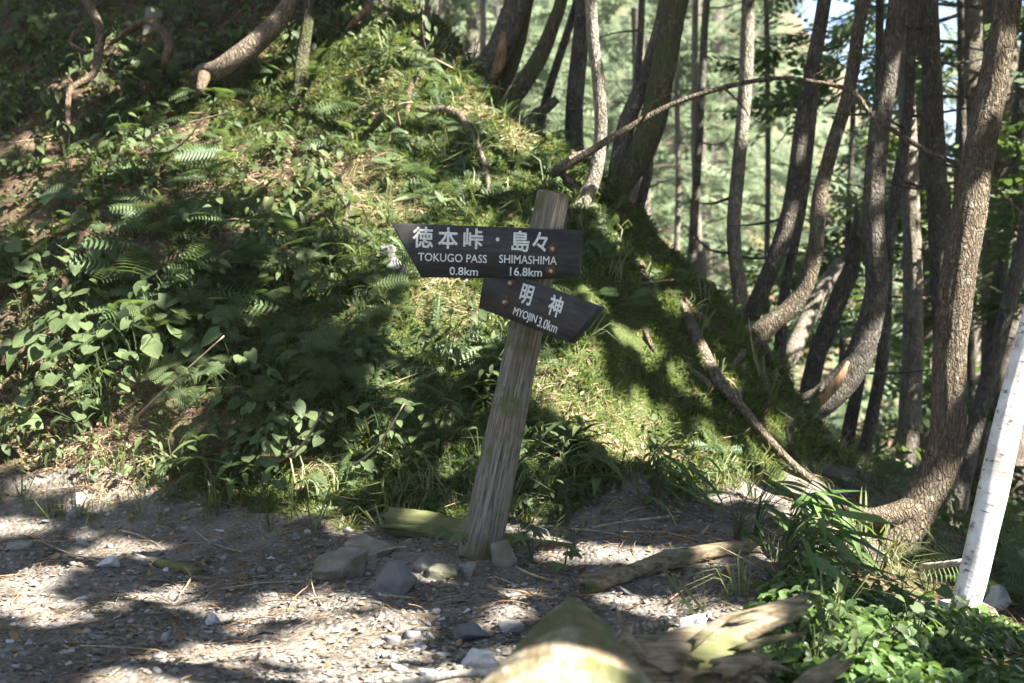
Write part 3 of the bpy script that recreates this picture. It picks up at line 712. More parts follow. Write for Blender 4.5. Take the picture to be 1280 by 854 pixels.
TREES = []
def tree(label, cat, px, mat, nseg=20, bark=.06, lump=.06, h=8.5, crown=1, flare=1.6, seed=0, dead=False, group='trees growing beside the trail', name='tree', buried=.45, freq=9, twigs=0, slim=.86):
    """px: rows (x, y, Y, width in px) from the foot up"""
    g = np.random.default_rng(100 + seed)
    pts = [at(a, b, Y) for a, b, Y, w in px]; rad = [w * Y / FPX / 2 * slim for a, b, Y, w in px]
    b = pts[0]; root = empty(name, b, label, cat, group)
    p0 = pts[0] - (pts[1] - pts[0]) / np.linalg.norm(pts[1] - pts[0]) * buried * .5 - np.array((0, 0, buried * .7))
    P = [p0] + pts; R = [rad[0] * flare] + rad
    if not dead:
        Q = up_path(pts, h, .05, g); m = len(Q) - len(pts); P = [p0] + Q; R = R + [max(.02, rad[-1] * (1 - .72 * (k + 1) / m)) for k in range(m)]
    v, f, uv = tube([q - b for q in P], R, nseg, .05 if nseg > 15 else .09, bark, lump, freq, seed)
    link('trunk', mesh('trunk', v, f, M[mat], uv), root)
    if not dead and crown:
        t = Q[-1]; bl = []
        for k in range(crown + 2):
            c = Q[max(len(pts) - 1, len(Q) - 1 - k)] + g.normal(0, .5, 3); bl.append((c[0], c[1], max(c[2] - 2.0, 4.6), g.uniform(.8, 1.4)))
            e = c + g.normal(0, .9, 3) * (1, 1, .3); e[2] = max(e[2] - 2.0, 4.9); bl.append((e[0], e[1], e[2], g.uniform(.6, 1.1)))
            if not clear([Q[-2 - (k % 2)], (Q[-2] + e) / 2 + (0, 0, .15), e], rad[-1] * .4): continue
            v, f, uv = tube([Q[-2 - (k % 2)] - b, (Q[-2] + e) / 2 - b + (0, 0, .15), e - b], [rad[-1] * .45, rad[-1] * .3, .01], 7, .15, .03, .05, 9, k)
            link('limb', mesh('limb', v, f, M[mat], uv), root)
        leafy_crown('crown', bl, 900 + 500 * crown, root, M['canopy'], 300 + seed)
    for k in range(twigs):                                      # dead twigs on the lower trunk
        s = g.uniform(.25, .9); i = int(s * (len(pts) - 1)); o = pts[i] + (pts[min(i + 1, len(pts) - 1)] - pts[i]) * (s * (len(pts) - 1) - i)
        az = g.choice([-1, 1]) * g.uniform(.4, 1.5) + math.pi / 2; d = np.array((math.cos(az), -abs(math.sin(az)) * .4, g.uniform(-.1, .35))); L = g.uniform(.3, .9)
        v, f, uv = tube([o - b, o - b + d * L * .5 + (0, 0, -.04), o - b + d * L + g.normal(0, .06, 3)], [.011, .007, .002], 6, .06, 0, .1, 9, k)
        link('dead_twig', mesh('dead_twig', v, f, M['bark_dark'], uv), root)
    TREES.append(root); return root

t1 = tree('white barked birch trunk leaning outward at the edge of the trail', 'birch tree', [(1205, 775, 5.0, 56), (1217, 720, 5.0, 54), (1240, 620, 5.0, 52), (1262, 520, 5.0, 50), (1288, 420, 5.0, 47), (1318, 300, 5.0, 44), (1352, 170, 5.0, 42), (1390, 20, 5.0, 40)], 'birch', 40, .035, .09, 8.5, 2, 1.5, 1, name='birch_tree', freq=6, slim=.68)
t2 = tree('thick brown tree with a trunk that sweeps out from the trail edge and curves upright', 'tree', [(1114, 690, 6.55, 54), (1127, 662, 6.6, 60), (1150, 627, 6.62, 56), (1173, 588, 6.62, 50), (1185, 535, 6.6, 48), (1187, 450, 6.6, 47), (1194, 370, 6.6, 48), (1212, 260, 6.6, 46), (1232, 150, 6.65, 42), (1250, 60, 6.65, 38), (1264, -20, 6.7, 35)], 'bark_warm', 56, .085, .06, 9, 2, .9, 2, buried=.12, freq=14, slim=.88)
def extra(root, name, pts, rad, mat, **k):
    if k.pop('kink', 0): pts = [pts[0]] + [q + rng.normal(0, .014, 3) for q in pts[1:]]
    b = np.array(root.location); v, f, uv = tube([q - b for q in pts], rad, k.pop('nseg', 12), k.pop('step', .05), k.pop('bark', .05), k.pop('lump', .08), 9, k.pop('seed', 0), flat=k.pop('flat', None))
    o = link(name, mesh(name, v, f, M[mat], uv), root)
    if 'label' in k: o['label'] = k['label']
    return o
for k, q in enumerate([[(1208, 768, 5.0), (1186, 782, 4.95), (1170, 800, 4.85)], [(1210, 772, 4.98), (1222, 800, 4.9), (1232, 832, 4.8)], [(1214, 766, 5.02), (1240, 776, 5.0), (1262, 796, 4.95)]]): extra(t1, 'root', [at(*w) for w in q], [.045, .028, .01], 'root', seed=k, bark=.12, lump=.25, kink=1)
extra(t2, 'root', [at(1146, 636, 6.6), at(1112, 646, 6.56), at(1080, 645, 6.52), at(1058, 635, 6.5), at(1030, 632, 6.5)], [.075, .06, .036, .024, .01], 'bark_warm')
extra(t2, 'root', [at(1112, 680, 6.5), at(1112, 705, 6.4), at(1116, 735, 6.3)], [.045, .03, .012], 'bark_warm')
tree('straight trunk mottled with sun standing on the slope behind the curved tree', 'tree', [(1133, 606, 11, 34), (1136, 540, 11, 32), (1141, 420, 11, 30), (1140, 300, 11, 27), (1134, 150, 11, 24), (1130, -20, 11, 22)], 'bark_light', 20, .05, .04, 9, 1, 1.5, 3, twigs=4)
tree('dark straight trunk passing close behind the curved tree', 'tree', [(1186, 560, 9, 34), (1180, 420, 9, 32), (1175, 320, 9, 31), (1170, 200, 9, 29), (1164, 80, 9, 28), (1160, -20, 9, 27)], 'bark_dark', 20, .06, .04, 9, 1, 1.5, 4, twigs=5)
t5 = tree('tree with a torn reddish base growing sideways from the bank before rising', 'tree', [(1003, 522, 8.1, 44), (1030, 500, 8.1, 44), (1058, 472, 8.1, 42), (1080, 430, 8.1, 38), (1096, 360, 8.1, 33), (1092, 280, 8.1, 32), (1097, 180, 8.15, 30), (1110, 90, 8.2, 28), (1124, -20, 8.2, 26)], 'bark_dark', 24, .07, .07, 9, 2, 1.2, 5, twigs=2)
extra(t5, 'torn_wood', [at(1000, 522, 7.93), at(1025, 500, 7.93), at(1048, 476, 7.94), at(1060, 452, 7.97)], [.02, .032, .026, .008], 'heartwood', flat=.5, bark=.25, lump=.3, nseg=18, step=.03, seed=3, label='torn reddish brown inner wood at the trunk base')
tree('thin twisting trunk just right of the torn based tree', 'tree', [(1074, 598, 9.5, 22), (1089, 527, 9.5, 20), (1105, 430, 9.4, 19), (1109, 325, 9.4, 18), (1119, 250, 9.4, 17), (1134, 150, 9.4, 16), (1142, 0, 9.4, 15)], 'bark_grey', 16, .06, .06, 8.5, 1, 1.4, 6, twigs=3)
tree('thin dark leaning trunk at the foot of the torn based tree', 'tree', [(1049, 600, 9.6, 22), (1059, 552, 9.6, 20), (1074, 470, 9.6, 18), (1090, 380, 9.6, 16), (1100, 200, 9.6, 13), (1100, -20, 9.6, 11)], 'bark_dark', 14, .06, .06, 8.5, 1, 1.4, 7)
t6 = tree('tree with an orange brown base and a hooked trunk bending up from the ridge end', 'tree', [(935, 440, 8.1, 34), (955, 412, 8.1, 30), (985, 388, 8.1, 26), (1008, 355, 8.1, 24), (1020, 305, 8.1, 22), (1024, 250, 8.15, 21), (1040, 185, 8.2, 20), (1062, 110, 8.3, 19), (1085, -20, 8.4, 18)], 'bark_warm', 22, .06, .05, 8.8, 2, 1.5, 8)
extra(t6, 'root', [at(945, 425, 8.05), at(925, 440, 8.0), at(905, 425, 7.95), at(880, 400, 7.9)], [.06, .045, .035, .02], 'root_dark')
extra(t6, 'root', [at(952, 430, 8.0), at(962, 448, 7.95), at(952, 460, 7.9)], [.035, .02, .008], 'root_dark')
tree('grey trunk leaning gently away on the far side of the ridge end', 'tree', [(925, 440, 8.7, 26), (945, 380, 8.7, 25), (970, 320, 8.7, 24), (990, 250, 8.7, 23), (1004, 150, 8.7, 22), (1022, 50, 8.7, 21), (1034, -20, 8.7, 20)], 'bark_dark', 18, .06, .05, 8.8, 1, 1.4, 9, twigs=2)
tree('slim grey trunk close beside the leaning grey trunk', 'tree', [(976, 420, 9.3, 17), (980, 370, 9.3, 16), (1003, 255, 9.3, 14), (1014, 165, 9.3, 12), (1022, 60, 9.3, 11), (1028, -20, 9.3, 10)], 'bark_grey', 14, .05, .05, 8, 0, 1.4, 10)
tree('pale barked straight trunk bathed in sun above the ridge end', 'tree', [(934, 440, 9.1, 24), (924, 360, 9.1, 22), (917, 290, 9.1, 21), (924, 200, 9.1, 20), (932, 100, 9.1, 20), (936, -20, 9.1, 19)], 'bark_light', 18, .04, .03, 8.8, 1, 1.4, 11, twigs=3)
tree('far thin trunk left of the pale barked trunk', 'tree', [(862, 400, 14, 14), (866, 300, 14, 13), (874, 175, 14, 12), (880, 50, 14, 11), (884, -20, 14, 10)], 'bark_grey', 12, .04, .04, 9, 1, 1.3, 12, twigs=3)
tree('slender far trunk just beyond the mossy ridge end', 'tree', [(872, 400, 16, 12), (873, 300, 16, 11), (868, 180, 16, 10), (870, -20, 16, 9)], 'bark_light', 12, .04, .04, 9, 1, 1.3, 13)
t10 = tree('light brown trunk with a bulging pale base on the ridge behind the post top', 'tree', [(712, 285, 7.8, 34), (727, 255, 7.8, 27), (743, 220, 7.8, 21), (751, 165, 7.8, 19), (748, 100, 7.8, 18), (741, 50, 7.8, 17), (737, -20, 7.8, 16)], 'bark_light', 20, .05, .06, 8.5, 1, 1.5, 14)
t11 = tree('thick dark double trunk leaning on the ridge above the post', 'tree', [(752, 272, 8.2, 32), (775, 228, 8.2, 32), (798, 195, 8.2, 31), (817, 150, 8.2, 30), (830, 80, 8.2, 28), (850, -20, 8.2, 27)], 'bark_moss', 20, .06, .06, 9, 2, 1.5, 15, slim=1.08)
extra(t11, 'second_stem', [at(768, 240, 8.25), at(782, 160, 8.3), at(806, 100, 8.35), at(826, 30, 8.35), at(842, -60, 8.4)], [.06, .05, .045, .04, .035], 'bark_dark', nseg=14)
extra(t11, 'side_stem', [at(786, 288, 8.3), at(800, 255, 8.25), at(811, 215, 8.2), at(812, 195, 8.2)], [.035, .03, .026, .02], 'bark_dark')
extra(t10, 'arching_branch', [at(690, 218, 7.7), at(735, 192, 7.65), at(780, 164, 7.6), at(860, 124, 7.55), at(950, 98, 7.5), at(1010, 99, 7.45), at(1062, 116, 7.4), at(1098, 146, 7.3), at(1150, 180, 7.2), at(1205, 210, 7.1), at(1250, 236, 7.05), at(1284, 275, 7.0)],
      [.024, .021, .018, .0145, .0135, .013, .0125, .0125, .012, .011, .009, .006], 'bark_warm', nseg=10, lump=.22, kink=1, label='long bare branch arching across the other trunks')
for k, q in enumerate([[(800, 154, 7.58), (822, 130, 7.5), (850, 118, 7.45)], [(905, 110, 7.52), (925, 128, 7.5), (934, 150, 7.45)], [(1010, 99, 7.45), (1036, 84, 7.4), (1052, 60, 7.36)], [(1098, 146, 7.3), (1110, 176, 7.25), (1104, 200, 7.2)], [(1190, 202, 7.12), (1216, 196, 7.1), (1244, 178, 7.05)], [(1262, 248, 7.03), (1268, 272, 7.0), (1262, 300, 7.0)]]):
    extra(t10, 'side_twig', [at(*w) for w in q], [.008, .005, .0018], 'bark_warm', nseg=7, kink=1, seed=k)
tree('grey leaning trunk between the ridge and the light brown trunk', 'tree', [(722, 215, 9.6, 30), (718, 180, 9.6, 28), (718, 130, 9.6, 26), (724, 70, 9.6, 24), (730, -20, 9.6, 22)], 'bark_grey', 16, .05, .05, 9, 1, 1.4, 16)
t13 = tree('split tree with exposed orange heartwood on the upper ridge', 'tree', [(576, 100, 9.3, 34), (604, 88, 9.3, 34), (626, 60, 9.3, 32), (640, 20, 9.3, 30), (650, -20, 9.3, 28)], 'bark_grey', 18, .07, .09, 9, 2, 1.4, 17, slim=1.05)
extra(t13, 'heartwood', [at(610, 104, 9.12), at(622, 82, 9.1), at(627, 60, 9.12), at(630, 40, 9.16)], [.02, .036, .03, .012], 'heartwood', flat=.5, bark=.25, lump=.3, nseg=18, step=.03, seed=8)
extra(t13, 'second_stem', [at(612, 128, 9.4), at(634, 84, 9.4), at(648, 40, 9.4), at(660, -20, 9.4)], [.07, .07, .065, .06], 'bark_moss', nseg=14)
tree('mossy slanting trunk with a torn edge right of the split tree', 'tree', [(634, 142, 8.9, 22), (652, 108, 8.9, 24), (676, 70, 8.9, 24), (692, 30, 8.9, 20), (706, -20, 8.9, 17)], 'bark_moss', 16, .07, .09, 8.8, 1, 1.3, 18)
tree('slim brown pole like trunk rising from the crest left of the split tree', 'tree', [(524, 92, 9.0, 13), (528, 60, 9.0, 12), (534, 20, 9.0, 12), (537, -20, 9.0, 11)], 'bark_warm', 12, .06, .06, 8.5, 1, 1.4, 27)
tree('thin pale far trunk seen above the crest left of the split tree', 'tree', [(550, 110, 15, 11), (551, 40, 15, 10), (553, -20, 15, 10)], 'bark_light', 10, .04, .04, 9, 0, 1.3, 28)
tree('thin grey far trunk showing between the split tree and the mossy slanting trunk', 'tree', [(600, 120, 16, 10), (604, 40, 16, 9), (602, -20, 16, 9)], 'bark_light', 10, .04, .04, 9, 0, 1.3, 29)
tree('dark thin trunk crossing behind the mossy slanting trunk', 'tree', [(672, 170, 11, 14), (690, 100, 11, 13), (716, 20, 11, 12), (724, -20, 11, 11)], 'bark_dark', 12, .05, .06, 9, 1, 1.3, 30)
tree('slim far trunk just left of the thick double trunk', 'tree', [(786, 330, 13, 12), (790, 200, 13, 11), (800, 60, 13, 10), (803, -20, 13, 10)], 'bark_grey', 10, .05, .05, 9, 0, 1.3, 31, twigs=3)
tree('thin leaning far trunk in the bright gap right of the thick double trunk', 'tree', [(842, 380, 17, 9), (848, 240, 17, 9), (846, 100, 17, 8), (850, -20, 17, 8)], 'bark_light', 10, .04, .04, 9, 0, 1.3, 32, twigs=3)
tree('thin far trunk right of the pale barked trunk', 'tree', [(958, 360, 16, 9), (960, 200, 16, 8), (957, -20, 16, 8)], 'bark_grey', 10, .04, .04, 9, 0, 1.3, 33, twigs=4)
tree('spindly far trunk in the gap before the torn based tree', 'tree', [(1054, 400, 15, 9), (1062, 240, 15, 8), (1068, 100, 15, 8), (1072, -20, 15, 7)], 'bark_grey', 10, .04, .04, 9, 0, 1.3, 34, twigs=4)
tree('slim dim trunk right of the dark straight trunk', 'tree', [(1216, 560, 13, 13), (1212, 400, 13, 12), (1204, 200, 13, 11), (1200, -20, 13, 10)], 'bark_dark', 10, .05, .05, 9, 1, 1.3, 35, twigs=4)
tree('short broken leaning snag beside the mossy slanting trunk', 'dead tree', [(660, 152, 8.9, 14), (680, 138, 8.9, 15), (696, 124, 8.9, 11)], 'bark_dark', 12, .08, .12, dead=True, seed=19, name='dead_snag')
tree('grey broken snag leaning among the far trunks with a jagged tip', 'dead tree', [(1015, 470, 9.7, 26), (1030, 420, 9.7, 27), (1050, 370, 9.7, 26), (1066, 332, 9.7, 20), (1071, 290, 9.7, 14), (1070, 258, 9.7, 3)], 'bark_grey', 16, .08, .1, dead=True, seed=20, name='dead_snag')
tree('pale slanting trunk standing in for a bright patch beyond the ridge end', 'dead tree', [(958, 510, 11.5, 26), (985, 450, 11.6, 28), (1006, 405, 11.7, 27), (1030, 360, 11.8, 24), (1050, 326, 11.9, 14)], 'bark_light', 22, .08, .14, dead=True, seed=21, name='dead_snag')  # trunk shape put in for a bright pale patch of unclear nature
tree('brown leaning trunk between the curved tree and the birch', 'tree', [(1188, 702, 9.0, 38), (1204, 600, 9.0, 35), (1228, 500, 9.0, 33), (1256, 400, 9.0, 31), (1282, 290, 9.0, 29), (1300, 150, 9, 27), (1312, 0, 9, 26)], 'bark_grey', 20, .06, .05, 9, 1, 1.4, 22, slim=.62)
tree('dim straight trunk deep in shade behind the brown leaning trunk', 'tree', [(1216, 690, 11.5, 24), (1226, 560, 11.5, 22), (1240, 420, 11.5, 21), (1262, 250, 11.5, 19), (1278, 100, 11.5, 18), (1290, -20, 11.5, 16)], 'bark_grey', 14, .05, .04, 9, 1, 1.3, 23, twigs=3)
tree('slim mossy sapling trunk rising from the upper bank', 'sapling', [(376, 108, 8.75, 24), (378, 70, 8.8, 19), (384, 30, 8.8, 18), (386, -20, 8.8, 17)], 'bark_moss', 14, .09, .12, 7, 0, 1.5, 24, name='sapling')
tree('stout trunk rising at the upper edge of the bank left of the ridge trees', 'tree', [(480, 42, 9.5, 46), (476, 10, 9.5, 42), (474, -30, 9.5, 40)], 'bark_grey', 16, .07, .06, 9, 2, 1.4, 25)
tree('gnarled trunk bending low out of the top of the bank', 'tree', [(248, 98, 8.85, 26), (272, 88, 8.75, 30), (304, 66, 8.72, 30), (332, 42, 8.72, 28), (356, 14, 8.75, 26), (368, -20, 8.8, 24)], 'root', 18, .06, .1, 7.5, 1, 1.6, 26)

# ------------------------------------------------------------------ roots and dead wood on the bank
def deadwood(name, label, cat, px, mat, nseg=12, bark=.05, lump=.12, seed=0, group=None, flat=None, step=.04, freq=9, jag=0.0):
    pts = [at(a, b, Y) if Y else None for a, b, Y, w in px]
    for k, (a, b, Y, w) in enumerate(px):
        if pts[k] is None: pts[k] = ground(a, b)
    rad = [w * p[1] / FPX / 2 for p, (a, b, Y, w) in zip(pts, px)]
    b = np.array(pts[0]); v, f, uv = tube([p - b for p in pts], rad, nseg, step, bark, lump, freq, seed, flat=flat, jag=jag)
    o = link(name, mesh(name, v, f, M[mat], uv)); o.location = Vector(b)
    return tag(o, label, cat, group)
RG = 'bare roots and dead wood on the bank'
deadwood('root', 'knotted upright bare root at the top of the left bank', 'root', [(105, -5, 8.9, 9.5), (125, 35, 8.75, 12.2), (123, 62, 8.7, 13.6), (117, 92, 8.6, 10.9), (89, 110, 8.5, 8.2), (85, 130, 8.45, 6.8), (85, 158, 8.25, 5.4)], 'root_dark', bark=.14, lump=.3, seed=1, group=RG)
deadwood('root', 'looping pale root curled beside the knotted upright root', 'root', [(109, 40, 8.72, 5.4), (99, 36, 8.7, 5.4), (87, 52, 8.66, 6.1), (107, 66, 8.62, 6.1), (113, 62, 8.62, 5.4)], 'root_dark', bark=.14, lump=.3, seed=2, group=RG)
deadwood('root', 'arched bare root bridging the soil below the gnarled trunk', 'root', [(139, 54, 8.75, 6.1), (169, 32, 8.7, 9.5), (187, 26, 8.66, 9.5), (211, 48, 8.6, 12.2), (205, 78, 8.5, 6.8), (205, 96, None, 4.8)], 'root_dark', bark=.14, lump=.3, seed=3, group=RG)
deadwood('root', 'thin root reaching down the bank from the gnarled trunk', 'root', [(256, 95, 8.7, 16), (250, 112, 8.5, 10), (244, 124, None, 8)], 'root_dark', seed=4, group=RG)
deadwood('root', 'long pale root running down the crest of the ridge', 'root', [(538, 82, 8.85, 9), (556, 108, 8.72, 9), (586, 140, 8.5, 8), (622, 160, 8.4, 8), (660, 180, 8.25, 8), (688, 198, 8.15, 6)], 'root', seed=5, group=RG)
deadwood('root', 'crooked root dropping down the mossy face left of the post top', 'root', [(522, 138, None, 9), (562, 138, 8.3, 11), (580, 150, 8.2, 9), (596, 180, 8.0, 8), (608, 215, 7.85, 7), (611, 246, None, 8)], 'root', seed=6, group=RG)
deadwood('root', 'slim dark root hanging over the moss behind the upper board', 'root', [(565, 205, None, 4), (580, 225, None, 5), (596, 250, None, 4), (604, 262, None, 3)], 'root', seed=7, group=RG)
for k, (lab, pts) in enumerate([('twisted root sprawling over the ridge end below the hooked trunk', [(930, 440), (915, 462), (925, 490), (912, 520)]), ('dark root hanging into the hollow beside the leaning dead pole', [(948, 455), (960, 490), (955, 525), (968, 560)]),
        ('root snaking down from the torn based tree', [(1000, 512), (985, 530), (990, 560), (1008, 585)]), ('pale root crossing the crest left of the hooked trunk', [(850, 372), (880, 400), (905, 418), (930, 432)]),
        ('knobbly root breaking out of the moss right of the boards', [(768, 300), (790, 330), (812, 345), (830, 372)]), ('thin root trailing down the moss above the leaning pole', [(800, 330), (812, 372), (806, 410), (818, 440)]),
        ('root lying along the crest by the thick double trunk', [(690, 198), (716, 232), (740, 262), (770, 290)]), ('mossy root running down the face from the light brown trunk', [(712, 262), (702, 300), (716, 345), (708, 380)]),
        ('brown root bared in the soil left of the arrow tip', [(420, 235), (436, 262), (430, 280), (448, 300)]), ('slanting root in the upper moss below the slim pole trunk', [(528, 92), (512, 112), (508, 140), (490, 165)])]):
    deadwood('root', lab, 'root', [(x, y, None, w) for (x, y), w in zip(pts, (10, 9, 7, 4))], 'root_dark' if k % 2 else 'root', seed=80 + k, group=RG, lump=.25, bark=.1)
deadwood('dead_stick', 'short mossy broken stump piece standing on the moss', 'stick', [(462, 162, None, 10), (474, 150, 8.1, 10), (483, 134, 8.05, 6)], 'bark_moss', seed=8, group=RG)
deadwood('dead_stick', 'pale hooked twig standing out of the moss', 'stick', [(500, 160, None, 4), (496, 140, 8.1, 4), (500, 131, 8.08, 3.5), (515, 128, 8.05, 3)], 'twig', 8, 0, .05, 9, RG)
deadwood('dead_pole', 'long dead pole leaning against the mossy ridge end', 'pole', [(852, 378, 7.75, 10), (872, 425, 7.5, 16), (893, 470, 7.35, 20), (915, 495, 7.25, 13), (950, 537, 7.2, 11), (985, 575, 7.2, 10), (1014, 601, 7.2, 11)], 'root', 14, .07, .12, 10, RG)
deadwood('root', 'bare root poking from the mossy wall beside the leaning dead pole', 'root', [(862, 462, None, 7), (880, 474, 7.25, 8), (890, 484, 7.2, 5)], 'root', seed=11, group=RG)
deadwood('dead_stick', 'weathered broken stub among the ferns on the shaded bank', 'stick', [(326, 280, None, 18), (332, 262, 7.6, 16), (336, 248, 7.6, 11)], 'drift', seed=12, group=RG)
deadwood('dead_stick', 'rotten branch piece lying below the stub among the ferns', 'stick', [(340, 298, None, 8), (356, 312, 7.35, 10), (372, 322, 7.3, 7)], 'drift', seed=13, group=RG)
deadwood('dead_stick', 'pale bare branch crossing the ridge behind the light brown trunk', 'stick', [(694, 212, 7.9, 9), (720, 196, 7.95, 9), (760, 182, 8.0, 6)], 'root', seed=14, group=RG)
deadwood('dead_stick', 'split orange branch lying at the top of the ridge', 'stick', [(434, 38, None, 6), (448, 22, 9.2, 9), (462, 8, 9.2, 7)], 'heartwood', seed=15, group=RG)
for a in [('slanting dead stalk in the sun fleck on the left bank', (206, 192), (188, 170, 7.9), (300, 136, 7.7)), ('second dry stalk rising from the sunlit ferns', (196, 196), (230, 178, 8.0), (262, 136, 7.8)),
          ('long yellow flower stalk leaning over the broad leaved plants', (168, 524), (210, 484, 6.4), (280, 420, 6.3)), ('thin pale stalk leaning over the dark leaves above the trail', (345, 580), (378, 556, 6.1), (402, 515, 6.0)),
          ('yellowish stem leaning between dark herbs left of the post', (430, 590), (470, 560, 6.1), (505, 505, 6.0))]:
    p = ground(*a[1]); q = at(*a[2]); r = at(*a[3]); v, f, uv = tube([p - p, q - p, r - p], [.0065, .0055, .003], 7, .04, 0, .05)
    o = link('dry_stalk', mesh('dry_stalk', v, f, M['twig'], uv)); o.location = Vector(p); tag(o, a[0], 'stalk', 'dry stalks on the bank')

# ------------------------------------------------------------------ logs and driftwood on the trail
# the pointed log that lies towards the viewer
b = np.array((.085, 2.45, .17)); n = 46; na = 48
tt = np.linspace(0, 1, n); yy = 1.35 + (2.93 - 1.35) * tt
ctop = np.interp(yy, [1.3, 2.3, 2.6, 2.8, 2.93], [.372, .368, .378, .388, .392]); hw = np.interp(yy, [1.3, 2.2, 2.42, 2.6, 2.75, 2.88, 2.93], [.30, .285, .262, .205, .140, .062, .018]); bot = np.interp(yy, [1.3, 2.3, 2.7, 2.93], [-.10, -.08, .06, .36])
cxx = np.interp(yy, [1.3, 2.3, 2.93], [.03, .088, .125])
a = np.arange(na) / na * 2 * math.pi
ca, sa = np.cos(a)[None], np.sin(a)[None]
Q = np.stack(np.broadcast_arrays(ca, sa, yy[:, None]), -1)
k = 1 + .07 * noise3(Q * (1.2, 1.2, 2.2)) + .035 * noise3(Q * (4, 4, 1.6)) + .02 * np.abs(noise3(Q * (11, 11, 1.6)))
sg = np.sign(ca) * np.abs(ca) ** 1.15
V = np.stack([cxx[:, None] + hw[:, None] * sg * k, np.broadcast_to(yy[:, None], k.shape) + .0 * k, (ctop + bot)[:, None] / 2 + (ctop - bot)[:, None] / 2 * sa * (1 + (k - 1) * .4)], -1).reshape(-1, 3) - b
i = np.arange(n - 1)[:, None] * na; j = np.arange(na)[None]; j2 = (j + 1) % na
F = np.stack([i + j, i + j2, i + na + j2, i + na + j], -1).reshape(-1, 4)
o = link('fallen_log', mesh('fallen_log', V, [F, np.arange(na)[None]], M['log'])); o.location = Vector(b); tag(o, 'pale barkless log with a pointed greenish end lying in the near foreground', 'log', 'fallen logs by the trail')
LG = 'fallen logs by the trail'
deadwood('fallen_log', 'mossy rotten log lying half buried behind the foot of the post', 'log', [(492, 653, 5.75, 30), (530, 657, 5.72, 33), (575, 668, 5.68, 30), (640, 682, 5.65, 24), (730, 690, 5.65, 14)], 'mossy_log', 32, .18, .16, 31, LG, freq=11, jag=.05)
deadwood('fallen_log', 'grey sawn log end and limb lying on the trail right of the post', 'log', [(733, 731, 4.98, 25), (768, 724, 5.02, 27), (800, 712, 5.1, 23), (830, 702, 5.15, 24), (868, 694, 5.2, 19), (905, 688, 5.25, 20), (945, 684, 5.3, 12)], 'drift', 30, .16, .16, 32, LG, jag=.02)
d = empty('driftwood_stump', at(900, 800, 3.45), 'gnarled weathered stump of wood lying beside the foreground log', 'driftwood', LG)
def dpart(nm, px, mat='drift', seed=0, nseg=34, bark=.26, lump=.3, flat=None):
    b = np.array(d.location); v, f, uv = tube([at(x, y, Y) - b for x, y, Y, w in px], [w * Y / FPX / 2 for x, y, Y, w in px], nseg, .02, bark, lump, 12, seed, flat=flat, jag=.06); link(nm, mesh(nm, v, f, M[mat], uv), d)
dpart('body', [(780, 835, 3.4, 60), (830, 830, 3.42, 78), (880, 822, 3.45, 84), (925, 832, 3.45, 66), (950, 850, 3.4, 40)], seed=41)
dpart('limb', [(880, 812, 3.45, 50), (915, 790, 3.5, 40), (950, 776, 3.52, 30), (980, 764, 3.55, 26), (996, 758, 3.56, 22)], seed=42)
dpart('limb', [(840, 828, 3.38, 46), (800, 812, 3.4, 34), (775, 815, 3.42, 28)], seed=43)
for k, q in enumerate([[(930, 812, 3.42, 16), (965, 800, 3.44, 12), (992, 795, 3.46, 4)], [(800, 818, 3.36, 14), (782, 790, 3.36, 9), (776, 776, 3.37, 3)], [(870, 802, 3.4, 18), (905, 774, 3.44, 12), (930, 766, 3.46, 4)], [(905, 836, 3.3, 26), (945, 826, 3.32, 18), (975, 834, 3.34, 6)]]): dpart('splinter', q, seed=44 + k, nseg=16)
deadwood('curled_bark', 'curled strip of pale bark lying beside the pointed log', 'bark strip', [(760, 808, 3.7, 14), (790, 792, 3.68, 26), (820, 788, 3.68, 24), (836, 778, 3.68, 10)], 'bark_light', 14, .05, .2, 45, LG, flat=.35)
deadwood('dead_stick', 'grey broken branch tip poking up in the near right foreground', 'stick', [(990, 880, 3.3, 34), (1020, 852, 3.3, 32), (1044, 834, 3.32, 22)], 'drift', 24, .2, .2, 46, LG, jag=.05)
deadwood('dead_stick', 'pale stick lying against the near side of the pointed log', 'stick', [(450, 860, 3.6, 6), (520, 852, 3.62, 11), (570, 842, 3.64, 9), (630, 840, 3.66, 12), (690, 830, 3.7, 10)], 'bleached', 18, .2, .25, 47, LG, jag=.02)
deadwood('dead_stick', 'mossy stick piece lying on the left half of the trail', 'stick', [(196, 706, None, 14), (225, 711, None, 17), (252, 717, None, 13)], 'mossy_log', 12, .06, .1, 48, LG)
deadwood('dead_stick', 'small dark stick lying in the left foreground gravel', 'stick', [(52, 771, None, 8), (72, 767, None, 11), (84, 764, None, 7)], 'drift', 10, .05, .1, 49, LG)
deadwood('dead_stick', 'sunlit stick lying at the edge near the birch foot', 'stick', [(1150, 708, 6.0, 7), (1180, 706, 5.9, 9), (1206, 702, 5.8, 8)], 'bleached', 10, .05, .1, 50, LG)
for k, (pts, lab) in enumerate([([(572, 712), (620, 722), (668, 742)], 'dry vine lying on the soil at the foot of the post'), ([(600, 735), (640, 738), (690, 748)], 'second dry vine below the foot of the post'), ([(615, 690), (650, 712), (700, 730)], 'straw coloured stem running from the post foot to the log'),
        ([(440, 746), (480, 745), (525, 748)], 'straw coloured twig lying before the cluster of rocks'), ([(150, 664), (180, 672), (206, 688)], 'curved yellow twig at the back of the trail'), ([(640, 640), (680, 610), (720, 640)], 'bare forked twig standing behind the post'), ([(740, 660), (800, 650), (850, 645)], 'thin root lying along the toe of the bank')]):
    deadwood('dead_twig', lab, 'twig', [(x, y, None, w) for (x, y), w in zip(pts, (5, 4, 2.5))], 'twig', 7, 0, .1, 60 + k, 'dry twigs on the trail')

